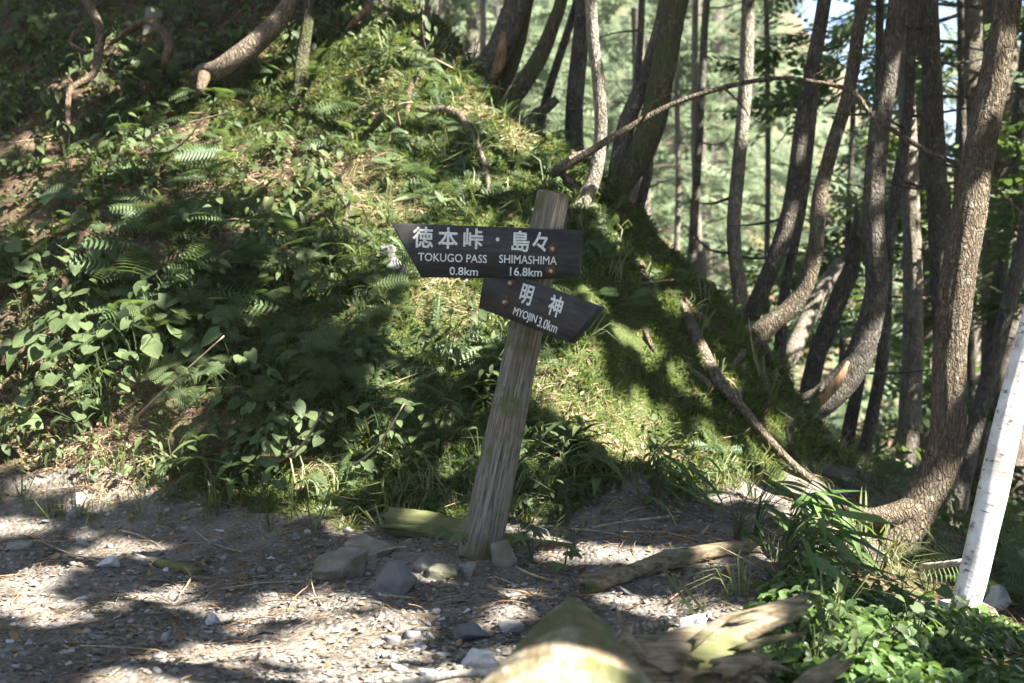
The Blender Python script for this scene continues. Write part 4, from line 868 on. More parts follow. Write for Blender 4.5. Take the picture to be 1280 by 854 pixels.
# ------------------------------------------------------------------ rocks
def rock_mesh(name, seed, mat, sub=2, flat=(1, 1, .7), ang=.9):
    """broken angular stone: hull of a few scattered points, then chipped"""
    import bmesh
    g = np.random.default_rng(seed); bm = bmesh.new()
    for k in range(11 if sub < 3 else 15):
        q = g.normal(0, 1, 3); q /= np.abs(q).max() ** .55 * np.linalg.norm(q) ** .45; bm.verts.new(q * g.uniform(.75, 1.05))
    r = bmesh.ops.convex_hull(bm, input=bm.verts); bmesh.ops.delete(bm, geom=[x for x in bm.verts if not x.link_faces], context='VERTS')
    if sub > 1:
        bmesh.ops.bevel(bm, geom=list(bm.edges), offset=.05, segments=1, affect='EDGES', clamp_overlap=True)
        bmesh.ops.triangulate(bm, faces=list(bm.faces)); bmesh.ops.subdivide_edges(bm, edges=[e for e in bm.edges if e.calc_length() > .25], cuts=3 if sub == 3 else 1, use_grid_fill=True)
        if sub == 3: bmesh.ops.triangulate(bm, faces=list(bm.faces)); bmesh.ops.subdivide_edges(bm, edges=[e for e in bm.edges if e.calc_length() > .16], cuts=1, use_grid_fill=True)
    bmesh.ops.triangulate(bm, faces=list(bm.faces)); bmesh.ops.recalc_face_normals(bm, faces=list(bm.faces)); bm.verts.index_update()
    v = np.array([x.co[:] for x in bm.verts]); f = np.array([[q.index for q in x.verts] for x in bm.faces]); bm.free()
    if sub > 1: v = v + .06 * np.stack([noise3(v * 2.2 + seed + q) + .6 * noise3(v * 5 + q) + .35 * noise3(v * 12 + q) for q in (0, 5, 9)], -1)
    return mesh(name, v * flat, [f], mat, smooth_shade=False)
def rock(px, py, wpx, hpx, label, mat, seed, az=0, cat='rock', group='rocks beside the trail', Y=None, sub=3, depth=.8, tilt=0):
    p = ground(px, py) if Y is None else at(px, py, Y)
    w = wpx * p[1] / FPX / 2; h = hpx * p[1] / FPX / 2 * 1.25; w *= 1.12
    o = link('rock', rock_mesh('rock', seed, M[mat], sub, (1, 1, 1))); o.scale = (w, w * depth, h); o.rotation_euler = (0, tilt, az); o.location = Vector(p) + Vector((0, w * .3, h * .45))
    return tag(o, label, cat, group)
rock(425, 724, 78, 44, 'large mossy rock with a ridge at the left of the rock cluster', 'rock_moss', 1, .3)
rock(462, 700, 62, 36, 'greenish rock behind the ridged rock in the cluster', 'rock_moss', 2, -.3)
rock(492, 742, 62, 46, 'dark angular rock in the middle of the rock cluster', 'rock_dark', 3, .6)
rock(552, 724, 46, 26, 'squarish brown rock at the right of the rock cluster', 'rock_moss', 4, .1)
rock(528, 716, 26, 24, 'small rock wedged between the dark and the squarish rocks', 'rock_moss', 5, .8)
rock(628, 706, 40, 36, 'grey block of rock touching the right of the post foot', 'rock_moss', 6, .2)
rock(585, 720, 26, 20, 'pale wedge stone left in front of the post foot', 'rock', 7, .2)
rock(100, 628, 22, 16, 'pale blue grey stone at the left toe of the bank', 'rock_white', 8, .4)
rock(92, 645, 26, 16, 'grey stone below the pale blue grey one', 'rock', 9, .4)
rock(267, 780, 22, 18, 'pointed white stone standing on the gravel', 'rock_white', 10, .2)
rock(268, 685, 20, 14, 'pointed beige stone at the back of the trail', 'rock', 11, .2)
rock(133, 708, 32, 16, 'smooth flat pale stone on the left of the trail', 'rock_white', 12, .2)
rock(24, 688, 36, 12, 'thin flat slab at the far left of the trail', 'rock', 13, .2)
rock(865, 798, 44, 32, 'bright white stone beside the driftwood', 'rock_white', 14, .5)
rock(842, 712, 30, 34, 'ochre rock in the cut bank below the grey log', 'rock_moss', 15, .5, Y=5.15)
rock(1145, 768, 40, 22, 'rounded grey stone at the edge before the birch', 'rock_white', 16, .1)
rock(1205, 775, 56, 50, 'pale rock hugging the left foot of the birch', 'rock_white', 17, .3, Y=5.05)
rock(1250, 764, 30, 40, 'upright pale stone right of the birch foot', 'rock_white', 18, .3)
rock(1262, 822, 40, 30, 'mossy stone at the right edge below the birch', 'rock_moss', 19, .1)
rock(500, 350, 40, 40, 'pale rock face showing through the moss behind the arrow tip', 'rock', 20, .4)
rock(485, 325, 26, 26, 'smaller pale rock showing above the pale rock face', 'rock', 21, 1.4)
rock(185, 40, 30, 40, 'dull grey rock showing among the roots atop the bank', 'rock_moss', 22, .7)
rock(640, 790, 36, 18, 'grey green cobble close before the pointed log', 'rock', 23, .3)
rock(590, 800, 44, 26, 'broad dark cobble among the foreground cobbles', 'rock_dark', 24, .3)
rock(590, 838, 60, 26, 'flat white stone beside the pale stick', 'rock_white', 25, .1)
rock(940, 655, 44, 20, 'mossy stone at the inner edge of the path by the bamboo grass', 'rock_moss', 26, .1)

STM = [rock_mesh('stone', 70 + k, M[('rock', 'rock', 'rock_white', 'rock_dark', 'rock_moss', 'rock')[k % 6]], 2 if k < 4 else 1, (1, .8, (.5, .35, .6)[k % 3])) for k in range(14)]
g = np.random.default_rng(5)
REG = [((0, 720), (200, 854), 'grey stone lying on the gravel at the near left of the trail', 46), ((200, 720), (470, 854), 'grey stone lying in the sunlit gravel of the trail', 56), ((470, 745), (700, 854), 'cobble in the stony patch left of the pointed log', 62),
       ((0, 650), (250, 720), 'small stone at the back of the trail under the left bank', 32), ((250, 650), (470, 730), 'small stone at the back of the trail left of the rock cluster', 34), ((640, 690), (900, 790), 'small stone on the litter strewn trail right of the post', 34), ((900, 590), (1180, 740), 'small stone on the sunlit path beside the bamboo grass', 22)]
for (x0, y0), (x1, y1), lab, num in REG:
    for k in range(num):
        px, py = g.uniform(x0, x1), y0 + (y1 - y0) * g.uniform(0, 1) ** .8
        if 590 < px < 830 and py > 770: px -= 120
        p = ground(px, py); w = min(g.gamma(3.2, 3.0) + 5, 26) * p[1] / FPX / 2 * (1.25 if 'cobble' in lab else 1)
        o = link('stone', STM[g.integers(len(STM))]); o.location = Vector(p) + Vector((0, 0, w * .12)); o.scale = (w, w * g.uniform(.7, 1), w * g.uniform(.7, 1.1)); o.rotation_euler = (g.normal(0, .15), g.normal(0, .15), g.uniform(0, 6.28))
        tag(o, lab, 'stone', lab.replace('grey stone', 'grey stones').replace('small stone', 'small stones').replace('cobble in', 'cobbles in'))

# ------------------------------------------------------------------ plants as individuals
def leaf_mesh_set(name, tms, mat): return [mesh(name, tm[0], tm[1], M[mat], tm[2], np.full(len(tm[0]), .5)) for tm in tms]
HEART = leaf_mesh_set('leaf', [heart(1, .92, .25, .22), heart(1, .80, .35, .3), heart(1, 1.0, .15, .12)], 'leaf')
OVAL = leaf_mesh_set('leaf', [strip_leaf(1, .5, oval, .25, .2, 6), strip_leaf(1, .42, lens, .4, .25, 6)], 'leaf2')
PALM = leaf_mesh_set('leaf', [palmate(1, 5), palmate(1, 7, .3)], 'leaf')
LANCE = leaf_mesh_set('leaf', [strip_leaf(1, .2, lens, .35, .3, 6), strip_leaf(1, .24, lens, .6, .3, 6)], 'leaf2')
SASA = leaf_mesh_set('leaf', [strip_leaf(1, .13, lens, .25, .2, 7), strip_leaf(1, .11, lens, .5, .3, 7), strip_leaf(1, .15, lens, .12, .15, 7)], 'sasa')
FROND = leaf_mesh_set('frond', [mk_frond(1, .42, 15), mk_frond(1, .5, 17, .6), mk_frond(1, .36, 14, .3)], 'fern')
FROND2 = leaf_mesh_set('frond', [mk_frond(1, .5, 13, .4), mk_frond(1, .62, 12, .3)], 'leaf2')
STEM = {}
def stem_mesh(g, h, n):
    """a few hair-thin stalks"""
    G = Geo()
    return G
def mat_from(P, x, z, s):
    x = Vector(x).normalized(); z = Vector(z); z = (z - x * z.dot(x)).normalized(); y = z.cross(x)
    return Matrix(((x.x * s, y.x * s, z.x * s, P[0]), (x.y * s, y.y * s, z.y * s, P[1]), (x.z * s, y.z * s, z.z * s, P[2]), (0, 0, 0, 1)))
def place_plant(name, p, label, cat, group, kind, g, size=1.0, nl=6):
    root = empty(name, p, label, cat, group)
    stalks = []
    ds = np.array((0.15, -.75, 0))                               # leaves reach out over the slope
    for k in range(nl):
        az = g.uniform(0, 6.28) if kind not in ('sasa',) else g.normal(-.35, .9)
        d = np.array((math.cos(az), math.sin(az), 0)) * .8 + ds * g.uniform(.3, 1)
        if kind == 'broad':
            h = size * g.uniform(.05, .26); r = size * g.uniform(.03, .20); L = size * g.uniform(.035, .1); me = HEART[g.integers(3)] if g.uniform() < .75 else OVAL[g.integers(2)]
            P = d * r + np.array((0, 0, h)); x = d / np.linalg.norm(d) + np.array((0, 0, -.35)) + g.normal(0, .15, 3); z = np.array((0, -.35, 1)) + g.normal(0, .25, 3)
        elif kind == 'oval':
            h = size * g.uniform(.05, .24); r = size * g.uniform(.02, .13); L = size * g.uniform(.045, .085); me = OVAL[g.integers(2)]
            P = d * r + np.array((0, 0, h)); x = d / np.linalg.norm(d) + np.array((0, 0, -.25)) + g.normal(0, .2, 3); z = np.array((0, -.3, 1)) + g.normal(0, .25, 3)
        elif kind == 'palm':
            h = size * g.uniform(.05, .16); r = size * g.uniform(.02, .14); L = size * g.uniform(.06, .09); me = PALM[g.integers(2)]
            P = d * r + np.array((0, 0, h)); x = d / np.linalg.norm(d) + np.array((0, 0, -.3)); z = np.array((0, -.45, 1)) + g.normal(0, .2, 3)
        elif kind == 'whorl':
            a2 = 6.283 * k / nl + g.normal(0, .2); d = np.array((math.cos(a2), math.sin(a2), 0)); lv = k % 2
            P = np.array((0, 0, size * (.10 + .07 * lv))); L = size * g.uniform(.11, .17); me = LANCE[g.integers(2)]; x = d + np.array((0, 0, g.uniform(.1, .8))); z = np.array((0, 0, 1.0)) - d * .4
        elif kind == 'fern':
            a2 = 6.283 * k / nl + g.normal(0, .25); d = np.array((math.cos(a2), math.sin(a2), 0)) + ds * .5
            P = np.array((0, 0, .01)); L = size * g.uniform(.24, .42); me = FROND[g.integers(3)]; x = d / np.linalg.norm(d) + np.array((0, 0, g.uniform(.1, .55))); z = np.array((.1, -.65, .9)) - d * .25 + g.normal(0, .15, 3)
        elif kind == 'lacy':
            P = d * size * g.uniform(.0, .12) + np.array((0, 0, size * g.uniform(.04, .2))); L = size * g.uniform(.10, .2); me = FROND2[g.integers(2)]; x = d / np.linalg.norm(d) + np.array((0, 0, g.uniform(-.3, .25))); z = np.array((.1, -.9, .8)) + g.normal(0, .25, 3)
        else:
            h = size * g.uniform(.05, .34); P = np.array((h * .35 + g.normal(0, .04), g.normal(0, .05), h * .8)); L = size * g.uniform(.15, .27); me = SASA[g.integers(3)]
            x = np.array((math.cos(az), math.sin(az) - .2, g.uniform(-.55, .25))); z = np.array((0, -.2, 1)) + g.normal(0, .3, 3)
        link('frond' if kind in ('fern', 'lacy') else 'leaf', me, root, mat_from(P, x, z, L))
        stalks.append(P)
    if kind not in ('fern',):
        G = Geo()
        for P in stalks:
            v, f, uv = tube([np.array((0, 0, -.03)), P * (.35, .35, .6), P], [.003, .0024, .0016], 4, .2, cap=False); G.add(v, f, .5, uv)
        link('stem', G.build('stem', M['leaf2']), root)
    return root

g = np.random.default_rng(11)
NG = {}
def group_of(lab): return lab
def sow(region, num, kind, name, label, cat, size=(.8, 1.2), nl=(5, 8), group=None, seed=0):
    g = np.random.default_rng(900 + seed); c = 0
    while c < num:
        x0, y0, x1, y1 = region[g.integers(len(region))] if isinstance(region[0], tuple) else region
        p = ground(g.uniform(x0, x1), g.uniform(y0, y1))
        place_plant(name, p, label, cat, group or label.replace('plant ', 'plants ').replace('fern ', 'ferns '), kind, g, g.uniform(*size), int(g.integers(*nl))); c += 1
sow([(0, 470, 120, 590), (60, 420, 180, 560)], 22, 'broad', 'broad_leaf_plant', 'heart leaved plant in the sun fleck low on the left bank', 'plant', (.95, 1.25), (5, 8), seed=1)
sow([(120, 420, 320, 540), (180, 380, 300, 480)], 20, 'broad', 'broad_leaf_plant', 'heart leaved plant in the shade above the left half of the trail', 'plant', (.95, 1.25), (5, 8), seed=2)
sow([(0, 230, 160, 420)], 18, 'broad', 'broad_leaf_plant', 'broad leaved plant in deep shade at the far left of the bank', 'plant', (.9, 1.2), (5, 8), seed=3)
sow([(0, 60, 240, 230)], 22, 'oval', 'leafy_herb', 'leafy herb below the bare roots at the top left of the bank', 'plant', (.9, 1.3), (6, 9), seed=4)
sow([(330, 540, 570, 630), (300, 560, 440, 620)], 16, 'broad', 'broad_leaf_plant', 'round leaved plant at the toe of the bank left of the post', 'plant', (.6, .95), (4, 7), seed=5)
sow([(380, 430, 600, 600)], 20, 'oval', 'leafy_herb', 'dark leafy herb on the lower bank left of the post', 'plant', (.8, 1.2), (6, 10), seed=6)
sow([(180, 190, 420, 400)], 20, 'oval', 'leafy_herb', 'leafy herb among the ferns in the middle of the bank', 'plant', (.8, 1.2), (6, 9), seed=7)
sow([(180, 250, 380, 420)], 26, 'fern', 'fern', 'arching fern on the shaded middle of the bank', 'fern', (.8, 1.25), (5, 9), seed=8)
sow([(0, 290, 60, 360), (60, 180, 180, 300)], 7, 'fern', 'fern', 'fern in the shade at the far left of the bank', 'fern', (.7, 1.0), (5, 8), seed=9)
sow([(200, 165, 330, 240)], 9, 'fern', 'fern', 'bright fern in the sun fleck on the upper bank', 'fern', (.7, 1.0), (5, 8), seed=10)
sow([(180, 340, 480, 520)], 50, 'lacy', 'lacy_herb', 'feathery leaved plant on the shaded bank between ferns and trail', 'plant', (.8, 1.2), (6, 10), seed=11)
sow([(560, 330, 700, 470), (480, 200, 560, 280)], 12, 'fern', 'fern', 'small fern on the sunlit moss behind the sign boards', 'fern', (.35, .6), (5, 8), seed=12)
sow([(240, 600, 310, 635), (380, 330, 440, 400)], 7, 'whorl', 'lily_plant', 'whorled lance leaved plant on the lower bank', 'plant', (.85, 1.1), (8, 12), seed=13)
sow([(690, 560, 760, 640), (600, 480, 640, 540)], 9, 'whorl', 'lily_plant', 'whorled lance leaved plant behind the post', 'plant', (.9, 1.2), (8, 12), seed=14)
sow([(640, 560, 860, 640)], 12, 'oval', 'leafy_herb', 'leafy herb along the toe of the bank right of the post', 'plant', (.6, .9), (5, 9), seed=15)
sow([(0, 0, 250, 140)], 24, 'lacy', 'lacy_herb', 'feathery leaved plant among the bare roots at the top left', 'plant', (.7, 1.1), (6, 9), seed=21)
sow([(150, 60, 470, 200)], 18, 'fern', 'fern', 'fern on the upper bank below the gnarled trunk', 'fern', (.6, .95), (5, 8), seed=22)
sow([(560, 100, 700, 220), (700, 250, 860, 420)], 14, 'fern', 'fern', 'small fern fringing the crest of the ridge', 'fern', (.35, .6), (5, 8), seed=23)
sow([(800, 590, 890, 650)], 6, 'sasa', 'bamboo_grass', 'bamboo grass tuft at the toe of the bank', 'bamboo grass', (.6, .85), (7, 11), seed=16)
sow([(905, 665, 960, 720), (930, 650, 1010, 710), (970, 690, 1030, 735)], 10, 'sasa', 'bamboo_grass', 'large bamboo grass clump with drooping blades on the outer trail edge', 'bamboo grass', (.8, 1.15), (9, 14), seed=17)
sow([(960, 770, 1200, 850)], 34, 'oval', 'leafy_herb', 'leafy herb in the green patch at the near right', 'plant', (.42, .65), (7, 11), seed=18)
sow([(960, 750, 1180, 850)], 7, 'broad', 'broad_leaf_plant', 'round leaved plant in the green patch at the near right', 'plant', (.4, .6), (4, 7), seed=19)
sow([(1070, 600, 1190, 640), (1210, 690, 1280, 760), (1180, 650, 1280, 720)], 16, 'fern', 'fern', 'fern on the downhill slope behind the curved tree', 'fern', (.8, 1.2), (6, 9), seed=20)
for px, py, lab, s in [(588, 694, 'lobed leaf seedling touching the left of the post foot', .95), (665, 706, 'lobed leaf seedling on the soil right of the post foot', .9), (705, 712, 'small lobed leaf seedling near the grey log end', .7)]:
    place_plant('seedling', ground(px, py), lab, 'seedling', 'seedlings round the post foot', 'palm', g, s, 3)
# a hanging leafy spray at the top of the picture
hs = empty('hanging_spray', at(530, -5, 8.0), 'leafy green spray hanging down at the top of the view', 'spray')
G = Geo(); v, f, uv = tube([np.zeros(3), at(528, 35, 8.0) - at(530, -5, 8.0), at(534, 70, 8.0) - at(530, -5, 8.0)], [.005, .004, .002], 5, .05); link('stem', mesh('stem', v, f, M['bark_dark'], uv), hs)
v, f, uv = tube([np.zeros(3), at(534, -60, 8.05) - at(530, -5, 8.0), at(560, -140, 8.6) - at(530, -5, 8.0), at(600, -190, 9.2) - at(530, -5, 8.0)], [.005, .01, .016, .02], 6, .1); link('branch', mesh('branch', v, f, M['bark_dark'], uv), hs)
for k in range(11):
    q = at(530 + g.uniform(-14, 16), -2 + 7 * k, 8.0 + g.uniform(-.05, .05)) - at(530, -5, 8.0)
    link('leaf', OVAL[k % 2], hs, mat_from(q, (g.uniform(-1, 1), -.3, -.8), (.3, -1, .5), g.uniform(.045, .07)))

# ------------------------------------------------------------------ labels that single out the plants and stones nearest to something one can find
def pix(p):
    v = np.array(p) - CAM; f = np.array((0, math.cos(PITCH), -math.sin(PITCH))); u = np.array((0, math.sin(PITCH), math.cos(PITCH)))
    return 640 + FPX * v[0] / (v @ f), 427 - FPX * (v @ u) / (v @ f)
LAND = [((120, 60), 'the knotted upright root'), ((190, 40), 'the arched bare root'), ((290, 80), 'the gnarled bent trunk'), ((380, 80), 'the mossy sapling trunk'), ((335, 260), 'the broken stub among the ferns'), ((205, 192), 'the foot of the slanting dead stalk'),
        ((280, 420), 'the head of the yellow flower stalk'), ((170, 522), 'the foot of the yellow flower stalk'), ((100, 628), 'the pale blue grey stone'), ((345, 580), 'the foot of the thin pale stalk'), ((505, 505), 'the tip of the yellowish stem'), ((490, 285), 'the tip of the larger board'),
        ((530, 655), 'the mossy rotten log'), ((600, 690), 'the post foot'), ((425, 705), 'the large mossy ridged rock'), ((492, 725), 'the dark angular rock'), ((267, 776), 'the pointed white stone'), ((133, 708), 'the smooth flat pale stone'), ((225, 711), 'the mossy stick piece'),
        ((735, 725), 'the grey sawn log end'), ((700, 300), 'the right end of the larger board'), ((905, 480), 'the middle of the leaning dead pole'), ((1012, 600), 'the foot of the leaning dead pole'), ((1145, 768), 'the rounded grey edge stone'), ((1205, 775), 'the birch foot'), ((1000, 760), 'the tip of the driftwood limb'),
        ((1035, 840), 'the grey broken branch tip'), ((640, 470), 'the middle of the post'), ((690, 430), 'the tip of the smaller board'), ((1120, 680), 'the foot of the curved tree'), ((640, 790), 'the grey green cobble'), ((24, 688), 'the thin flat slab'), ((865, 798), 'the bright white stone'), ((60, 767), 'the small dark stick')]
NOUN = {'broad_leaf_plant': 'broad leaved plant', 'leafy_herb': 'small leafy herb', 'fern': 'arching fern', 'lacy_herb': 'feathery leaved plant', 'lily_plant': 'whorled lance leaved plant', 'bamboo_grass': 'bamboo grass clump', 'stone': 'loose stone'}
ORD = ['closest', 'second closest', 'third closest', 'fourth closest', 'fifth closest', 'sixth closest', 'seventh closest', 'eighth closest']
byl = {}
for o in COL.objects:
    st = o.name.split('.')[0]
    if o.parent is None and st in NOUN:
        x, y = pix(o.location)
        if not (-20 < x < 1300 and -20 < y < 870): continue
        d, k = min((math.hypot(x - a, y - b), k) for k, ((a, b), _) in enumerate(LAND)); byl.setdefault((st, k), []).append((d, o.name))
for (st, k), l in byl.items():
    for (d, nm), w in zip(sorted(l), ORD): bpy.data.objects[nm]['label'] = f'{w} {NOUN[st]} to {LAND[k][1]}'

# ------------------------------------------------------------------ undergrowth, moss, litter and gravel that nobody could count
def candidates(n, x0, x1, y0, y1, seed):
    g = np.random.default_rng(seed); x = g.uniform(x0, x1, n); y = g.uniform(y0, y1, n); return g, x, y
def stuff(name, tms, mat, g, x, y, size, lift=0.0, tilt=.3, upmix=.5, var=None, squash=None):
    z = H(x, y); n = normals(x, y); n = n * upmix + np.array((0, 0, 1 - upmix)); n = rand_tilt(n, tilt, g)
    P = np.stack([x, y, z + lift], -1); R = frames(n, g.uniform(0, 6.283, len(x))); s = g.uniform(*size, len(x)) * np.exp(g.normal(0, .25, len(x))); k = g.integers(0, len(tms), len(x)); var = g.uniform(0, 1, len(x)) if var is None else var
    G = Geo()
    for q, tm in enumerate(tms):
        m = k == q; G.scatter(tm, P[m], R[m], s[m], var[m])
    o = link(name, G.build(name, M[mat])); o['kind'] = 'stuff'; return o
p3 = lambda x, y, s: np.stack([x * s, y * s, x * 0], -1)
# moss
g, x, y = candidates(120000, -4.2, 2.0, 5.9, 10.2, 1)
BARE = [(ground(a, b), r) for a, b, r in [(690, 490, .10), (712, 508, .12), (745, 530, .13), (775, 552, .14), (805, 574, .14), (835, 594, .14), (855, 606, .12), (440, 200, .16), (470, 245, .18), (500, 268, .16), (300, 210, .2), (340, 215, .16), (250, 180, .16), (40, 492, .22), (90, 545, .22), (150, 592, .2), (545, 365, .12), (575, 392, .12), (390, 560, .14), (480, 120, .12), (600, 142, .12), (650, 175, .12)]]  # spots mostly on the sun flecks: moss thinned, pale litter brightens them
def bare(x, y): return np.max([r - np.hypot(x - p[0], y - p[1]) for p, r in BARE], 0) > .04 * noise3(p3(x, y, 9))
moss_f = .6 * noise3(p3(x, y, 1.7) + 3) + .4 * noise3(p3(x, y, 5)) + np.clip((x + 1.5) * .35, -.6, .35)
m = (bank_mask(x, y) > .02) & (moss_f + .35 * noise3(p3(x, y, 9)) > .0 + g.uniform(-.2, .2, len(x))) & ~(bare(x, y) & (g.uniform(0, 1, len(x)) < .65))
tm = [tuft(10, .017, .006, .024, np.random.default_rng(k), 1.2, 1) for k in range(5)]
stuff('moss', tm, 'moss', g, x[m], y[m], (.7, 1.5), -.006, .3, .8, np.clip(.5 + .5 * noise3(p3(x, y, 3.1))[m] + g.normal(0, .15, m.sum()), 0, 1))
# undergrowth on the bank
g, x, y = candidates(9000, -4.2, 1.9, 6.0, 10.2, 2)
d = .5 + .6 * noise3(p3(x, y, 1.3) + 8) - np.clip((x + 1.5) * .8, 0, .88)
m = (bank_mask(x, y) > .08) & (g.uniform(0, 1, len(x)) < d)
tm = [herb(6, .07, .04, .024, .05, g=np.random.default_rng(20 + k)) for k in range(4)] + [herb(9, .11, .04, .014, .06, g=np.random.default_rng(30 + k)) for k in range(3)]
stuff('undergrowth', tm, 'leaf2', g, x[m], y[m], (.7, 1.4), 0, .2, .4)
g, x, y = candidates(7500, -.8, 2.0, 6.0, 8.8, 12)
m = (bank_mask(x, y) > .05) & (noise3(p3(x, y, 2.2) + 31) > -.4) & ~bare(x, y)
fl = [mk_frond(.12, .06, 8, .5), mk_frond(.09, .05, 7, .3)]
stuff('small_ferns', fl, 'fern', g, x[m], y[m], (.6, 1.2), .015, .6, .8)['kind'] = 'stuff'
# green patch at the near right and the downhill floor
g, x, y = candidates(7500, .5, 2.6, 3.4, 5.2, 3)
m = (right_mask(x, y) > -.02) & (x < 1.75 + .12 * (y - 4)) & (noise3(p3(x, y, 2.5)) > -.45) & (y < 4.95)
tm2 = [herb(8, .05, .027, .02, .04, g=np.random.default_rng(40 + k)) for k in range(4)]
stuff('ground_cover', tm2, 'sasa', g, x[m], y[m], (.7, 1.3), 0, .25, .4)
g, x, y = candidates(9000, 1.6, 9, 5.4, 17, 4)
m = (right_mask(x, y) > .25) & (noise3(p3(x, y, 1.1)) > -.25)
stuff('ground_cover', tm, 'leaf2', g, x[m], y[m], (1.0, 2.4), 0, .3, .3)
# grass blades
g, x, y = candidates(5200, -3.0, 2.4, 4.4, 9.8, 5)
bmk = bank_mask(x, y)
m = ((np.abs(bmk) < .18) & (g.uniform(0, 1, len(x)) < .55)) | ((bmk > .1) & (x > -.9) & (g.uniform(0, 1, len(x)) < .28)) | ((np.abs(right_mask(x, y)) < .22) & (g.uniform(0, 1, len(x)) < .3))
tg = [tuft(7, .13, .006, .03, np.random.default_rng(50 + k), 1.0, 2) for k in range(4)]
stuff('grass', tg, 'grass', g, x[m], y[m], (.5, 1.3), -.005, .25, .4)
# gravel
def pebble(seed):
    g = np.random.default_rng(seed); a = np.array([(1, 0, 0), (-1, 0, 0), (0, 1, 0), (0, -1, 0), (0, 0, 1), (0, 0, -1), (.7, .7, .25), (-.7, .7, .2), (-.7, -.7, .25), (.7, -.7, .2)], float) + g.normal(0, .14, (10, 3)); a[:, 2] *= .5
    f = np.array([(4, 0, 6), (4, 6, 2), (4, 2, 7), (4, 7, 1), (4, 1, 8), (4, 8, 3), (4, 3, 9), (4, 9, 0), (0, 5, 6), (6, 5, 2), (2, 5, 7), (7, 5, 1), (1, 5, 8), (8, 5, 3), (3, 5, 9), (9, 5, 0)])
    return a, [f], np.zeros((10, 2))
t = NT('gravel_chips'); v = t.attr('var'); c = t.ramp(v, [(0, (.05, .043, .036)), (.45, (.115, .102, .088)), (.85, (.185, .17, .153)), (1, (.27, .26, .25))]); c = t.mix(t.ramp(t.noise(t.geo(), 90, 3), [(.4, 0.0), (.7, .4)]), c, (.13, .11, .085)); t.base(c, .85, .3); M['gravel'] = t.m
g, x, y = candidates(24000, -2.6, 1.5, 3.3, 7.2, 6)
gd = .5 + .5 * noise3(p3(x, y, 1.9) + 2) + .3 * (y < 5.0)
m = (bank_mask(x, y) < .03) & (right_mask(x, y) < .05) & (g.uniform(0, 1, len(x)) < gd)
og = stuff('gravel', [pebble(k) for k in range(6)], 'gravel', g, x[m], y[m], (.004, .0105), .002, .25, .8)
for pl in (og.data,): pl.polygons.foreach_set('use_smooth', np.zeros(len(pl.polygons), bool))
# needles, straws and dead leaves
def straw(L, w, seed):
    v, f, uv = tube([(-L / 2, 0, 0), (0, L * .08 * math.sin(seed), .006), (L / 2, 0, 0)], [w, w, w * .6], 3, L, cap=False); return v, f, uv
g, x, y = candidates(13000, -4.2, 2.6, 3.3, 9.8, 7)
m = (g.uniform(0, 1, len(x)) < np.where(bank_mask(x, y) > 0, .40, .8)) & (noise3(p3(x, y, 2.6) + 50) > -.35)
stuff('needle_litter', [straw(.04, .0009, 1), straw(.07, .0011, 2), straw(.11, .0014, 4)], 'litter', g, x[m], y[m], (.6, 1.4), .007, .12, 1.0)
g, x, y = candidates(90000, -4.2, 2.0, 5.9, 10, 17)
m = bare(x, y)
stuff('needle_litter', [straw(.03, .0012, 1), straw(.05, .0014, 2), straw(.08, .0012, 5), straw(.04, .001, 3), strip_leaf(.018, .010, oval, -.4, .5, 4)], 'litter_pale', g, x[m], y[m], (.6, 1.3), .012, .25, .9)  # real litter, its pale tone adding to the sunlight on those spots
dl = strip_leaf(.032, .02, oval, -.4, .5, 4)
g, x, y = candidates(11000, -4.2, 2.6, 3.3, 9.8, 8)
m = g.uniform(0, 1, len(x)) < np.where(bank_mask(x, y) > 0, .8, .3)
stuff('dead_leaves', [dl, strip_leaf(.026, .02, oval, .5, .3, 4)], 'litter', g, x[m], y[m], (.4, 1.0), .006, .35, 1.0)
g, x, y = candidates(420, -4.2, 2.4, 3.6, 9.8, 9)
k_ = (bank_mask(x, y) > 0) | (g.uniform(0, 1, len(x)) < .35); x, y = x[k_], y[k_]
stuff('twig_litter', [straw(.2, .0022, 1), straw(.34, .003, 2), straw(.15, .002, 5)], 'twig', g, x, y, (.6, 1.4), .015, .15, 1.0)

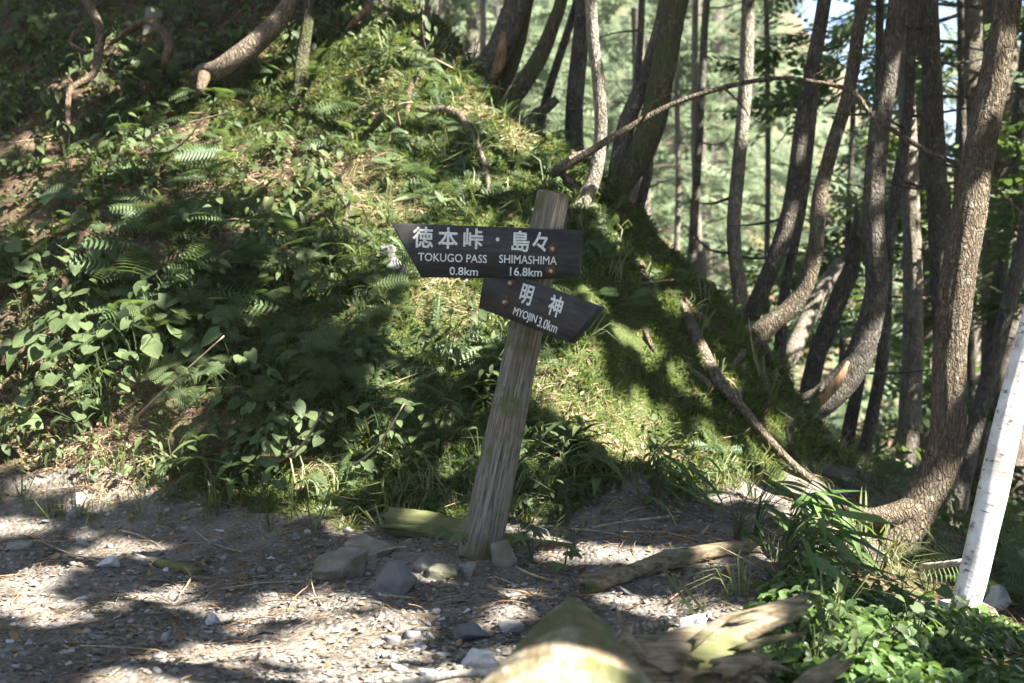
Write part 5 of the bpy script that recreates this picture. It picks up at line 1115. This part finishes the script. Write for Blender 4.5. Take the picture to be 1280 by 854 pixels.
# ------------------------------------------------------------------ conifers of the far forest
def conifer_meshes(seed, h, r, z0, tm, nb, droop):
    g = np.random.default_rng(seed)
    bend = g.normal(0, .25, 2)
    cx = lambda z: np.array((bend[0] * (z / h) ** 2, bend[1] * (z / h) ** 2, z))
    zs = np.linspace(-.8, h, 9); tv, tf, tuv = tube([cx(z) for z in zs], [max(.015, .019 * h * (1 - z / h) ** .8 * .8) for z in np.clip(zs, 0, h)], 10, .4, .05, .03, 9, seed)
    B = Geo(); P, N, A, Sz, Vr = [], [], [], [], []
    for k in range(nb):
        z = z0 + (h - z0) * (k + g.uniform(0, 1)) / nb; q = (z - z0) / (h - z0); L = r * (1 - q) ** .75 * g.uniform(.55, 1.15) + .2; az = g.uniform(0, 6.283)
        d = np.array((math.cos(az), math.sin(az), 0)); o = cx(z); bv = g.uniform(0, 1)
        pts = [o, o + d * L * .5 + (0, 0, .06 * L), o + d * L + (0, 0, -droop * L)]
        v, f, uv = tube(pts, [.012 + .008 * L, .012, .004], 4, .6, cap=False); B.add(v, f, .5, uv)
        n = max(3, int(L / .085)); s = g.uniform(.22, 1, n) ** .8
        for t_ in s:
            p = o + d * L * t_ + np.array((0, 0, .24 * L * t_ * (1 - t_) - droop * L * t_ ** 2)); sd = g.choice([-1, 1]); a2 = az + sd * g.uniform(.2, 1.0); P.append(p + g.normal(0, .05, 3)); A.append(a2); N.append((g.normal(.1, .5), g.normal(-.1, .5), 1)); Sz.append(g.uniform(.7, 1.3) * (1.1 - .35 * t_)); Vr.append(np.clip(bv * .6 + g.uniform(0, .4), 0, 1))
    C = Geo(); C.scatter(tm, np.array(P), frames(np.array(N), np.array(A)), np.array(Sz), np.array(Vr))
    return mesh('trunk', tv, tf, M['far_bark'], tuv), B, C
PROTO = []
for k, (h, r, z0, nb, dr) in enumerate([(11, 2.3, 1.0, 44, .12), (13, 2.7, 1.6, 50, .18), (8, 1.9, .4, 40, .1), (15, 2.8, 2.5, 48, .15), (5, 1.5, .2, 36, .1)]):
    tm_, B, C = conifer_meshes(500 + k, h, r, z0, SPRAY_FAR, nb, dr)
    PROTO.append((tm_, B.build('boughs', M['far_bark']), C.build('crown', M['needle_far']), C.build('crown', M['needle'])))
g = np.random.default_rng(77)
def conifer(p, k, s, label, group, dark=False):
    r = empty('conifer_tree', p, label, 'conifer tree', group); r.rotation_euler = (0, 0, g.uniform(0, 6.28)); r.scale = (s, s, s)
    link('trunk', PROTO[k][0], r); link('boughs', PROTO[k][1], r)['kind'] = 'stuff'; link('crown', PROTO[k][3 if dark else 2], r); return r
def stand(px, Y, k, s, label, group, dark=False):
    x = (px - 640) / FPX * Y; return conifer((x, Y, float(H(np.array([x]), np.array([Y]))[0]) - .1), k, s, label, group, dark)
for i in range(54):
    Y = 15 + 40 * (i / 54) ** .9; px = g.uniform(420, 1420); k = int(g.integers(0, 5)); near = Y < 22; 
    if near and 600 < px < 1120: continue
    if px > 900 and i % 3: continue
    lab = ('sunlit conifer close beyond the trunks on the ridge' if px < 860 else 'conifer close beyond the trunks on the downhill side') if near else ('pale green conifer on the far hillside seen over the ridge' if px < 860 else 'pale green conifer on the far hillside seen between the trunks')
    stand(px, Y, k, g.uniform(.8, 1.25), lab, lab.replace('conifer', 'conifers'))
for px, Y, k, s in [(1160, 16, 3, 1.0), (1370, 10.5, 2, .8), (1255, 13.5, 3, 1.0), (1310, 17, 1, 1.0)]:
    stand(px, Y, k, s, {1160: 'tall dark conifer behind the straight sun mottled trunk', 1080: 'dark conifer standing far back in the gap left of the twisting trunk', 1255: 'dark conifer with high boughs beside the brown leaning trunk', 985: 'dark conifer far behind the slim grey trunk', 1310: 'dark conifer beyond the birch at the edge of view', 1370: 'low dark conifer boughs beyond the birch'}[px], 'dark conifers close behind the trunks', True)
g2, x, y = candidates(6000, -14, 26, 14, 60, 21)
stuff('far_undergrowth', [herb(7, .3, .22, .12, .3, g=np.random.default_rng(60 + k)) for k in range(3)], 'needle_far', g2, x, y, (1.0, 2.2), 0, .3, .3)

# ------------------------------------------------------------------ trees outside the view whose crowns shade the trail
g = np.random.default_rng(31)
SHADE = [(3.9, 4.2), (5.6, 5.8), (6.9, 3.2), (5.4, 1.4), (8.2, 6.0), (7.3, 8.4), (9.5, 3.4), (4.0, -1.2), (7.9, -.3), (5.2, 9.6), (-3.6, 3.4), (-6.2, 6.4), (-5.6, 10.5), (-2.0, -2.5), (9.8, 8.8), (11.2, 5.8), (4.1, 1.7), (3.1, .4), (5.3, 3.1), (6.4, .4), (2.8, 2.4), (3.2, 3.6), (4.9, -.6), (4.4, 6.2)]
for k, (x, y) in enumerate(SHADE):
    for q in range(60):                                         # step aside where the trunk would cross a gap
        xx, yy = x + g.normal(0, .05 * q ** .5), y + g.normal(0, .05 * q ** .5); z = float(H(np.array([xx]), np.array([yy]))[0])
        if clear([(xx, yy, z), (xx, yy, z + 4), (xx, yy, z + 7)], .15): break
    x, y = xx, yy
    z = float(H(np.array([x]), np.array([y]))[0]); r = empty('tree', (x, y, z - .2), 'tree standing outside the view whose crown shades the trail', 'tree', 'trees outside the view that shade the trail')
    hh = g.uniform(6.5, 8.0); v, f, uv = tube([(0, 0, -.3), (.1, .05, 2), (-.05, .1, 4.5), (.1, 0, hh)], [.2, .15, .12, .05], 12, .2, .05, .05, 9, k); link('trunk', mesh('trunk', v, f, M['bark_grey'], uv), r)
    bl = []
    for q in range(9):
        a = 6.28 * q / 9 + g.uniform(-.3, .3); rr_ = g.uniform(.5, 2.0); c = (x + math.cos(a) * rr_, y + math.sin(a) * rr_, z * .3 + g.uniform(4.4, 7.6)); bl.append((*c, g.uniform(.8, 1.25)))
        lp = [np.array((0, 0, g.uniform(3.2, 5))), (np.array(c) - (x, y, z)) * (.6, .6, .9), np.array(c) - (x, y, z)]
        if not clear([w + (x, y, z) for w in lp], .05): continue
        v, f, uv = tube(lp, [.05, .035, .012], 6, .3); link('limb', mesh('limb', v, f, M['bark_grey'], uv), r)
    leafy_crown('crown', bl, 4800, r, M['canopy'], 700 + k)

# ------------------------------------------------------------------ thin morning haze in the forest air
hz = bpy.data.materials.new('haze'); hz.use_nodes = True; hn = hz.node_tree.nodes
hn.remove(hn['Principled BSDF']); pv = hn.new('ShaderNodeVolumePrincipled'); pv.inputs['Color'].default_value = (.95, .97, 1, 1); pv.inputs['Density'].default_value = .0009; pv.inputs['Anisotropy'].default_value = .25
hz.node_tree.links.new(pv.outputs[0], hn['Material Output'].inputs['Volume'])
x0, x1, y0, y1, z0, z1 = -620, 620, -420, 1100, float(gv[:, 2].min()) - 1.0, 37.0
hv = np.array([(x, y, z) for z in (z0, z1) for x, y in ((x0, y0), (x1, y0), (x1, y1), (x0, y1))])
o = link('haze', mesh('haze', hv, [np.array([(3, 2, 1, 0), (4, 5, 6, 7), (0, 1, 5, 4), (1, 2, 6, 5), (2, 3, 7, 6), (3, 0, 4, 7)])], hz, smooth_shade=False)); o['kind'] = 'stuff'
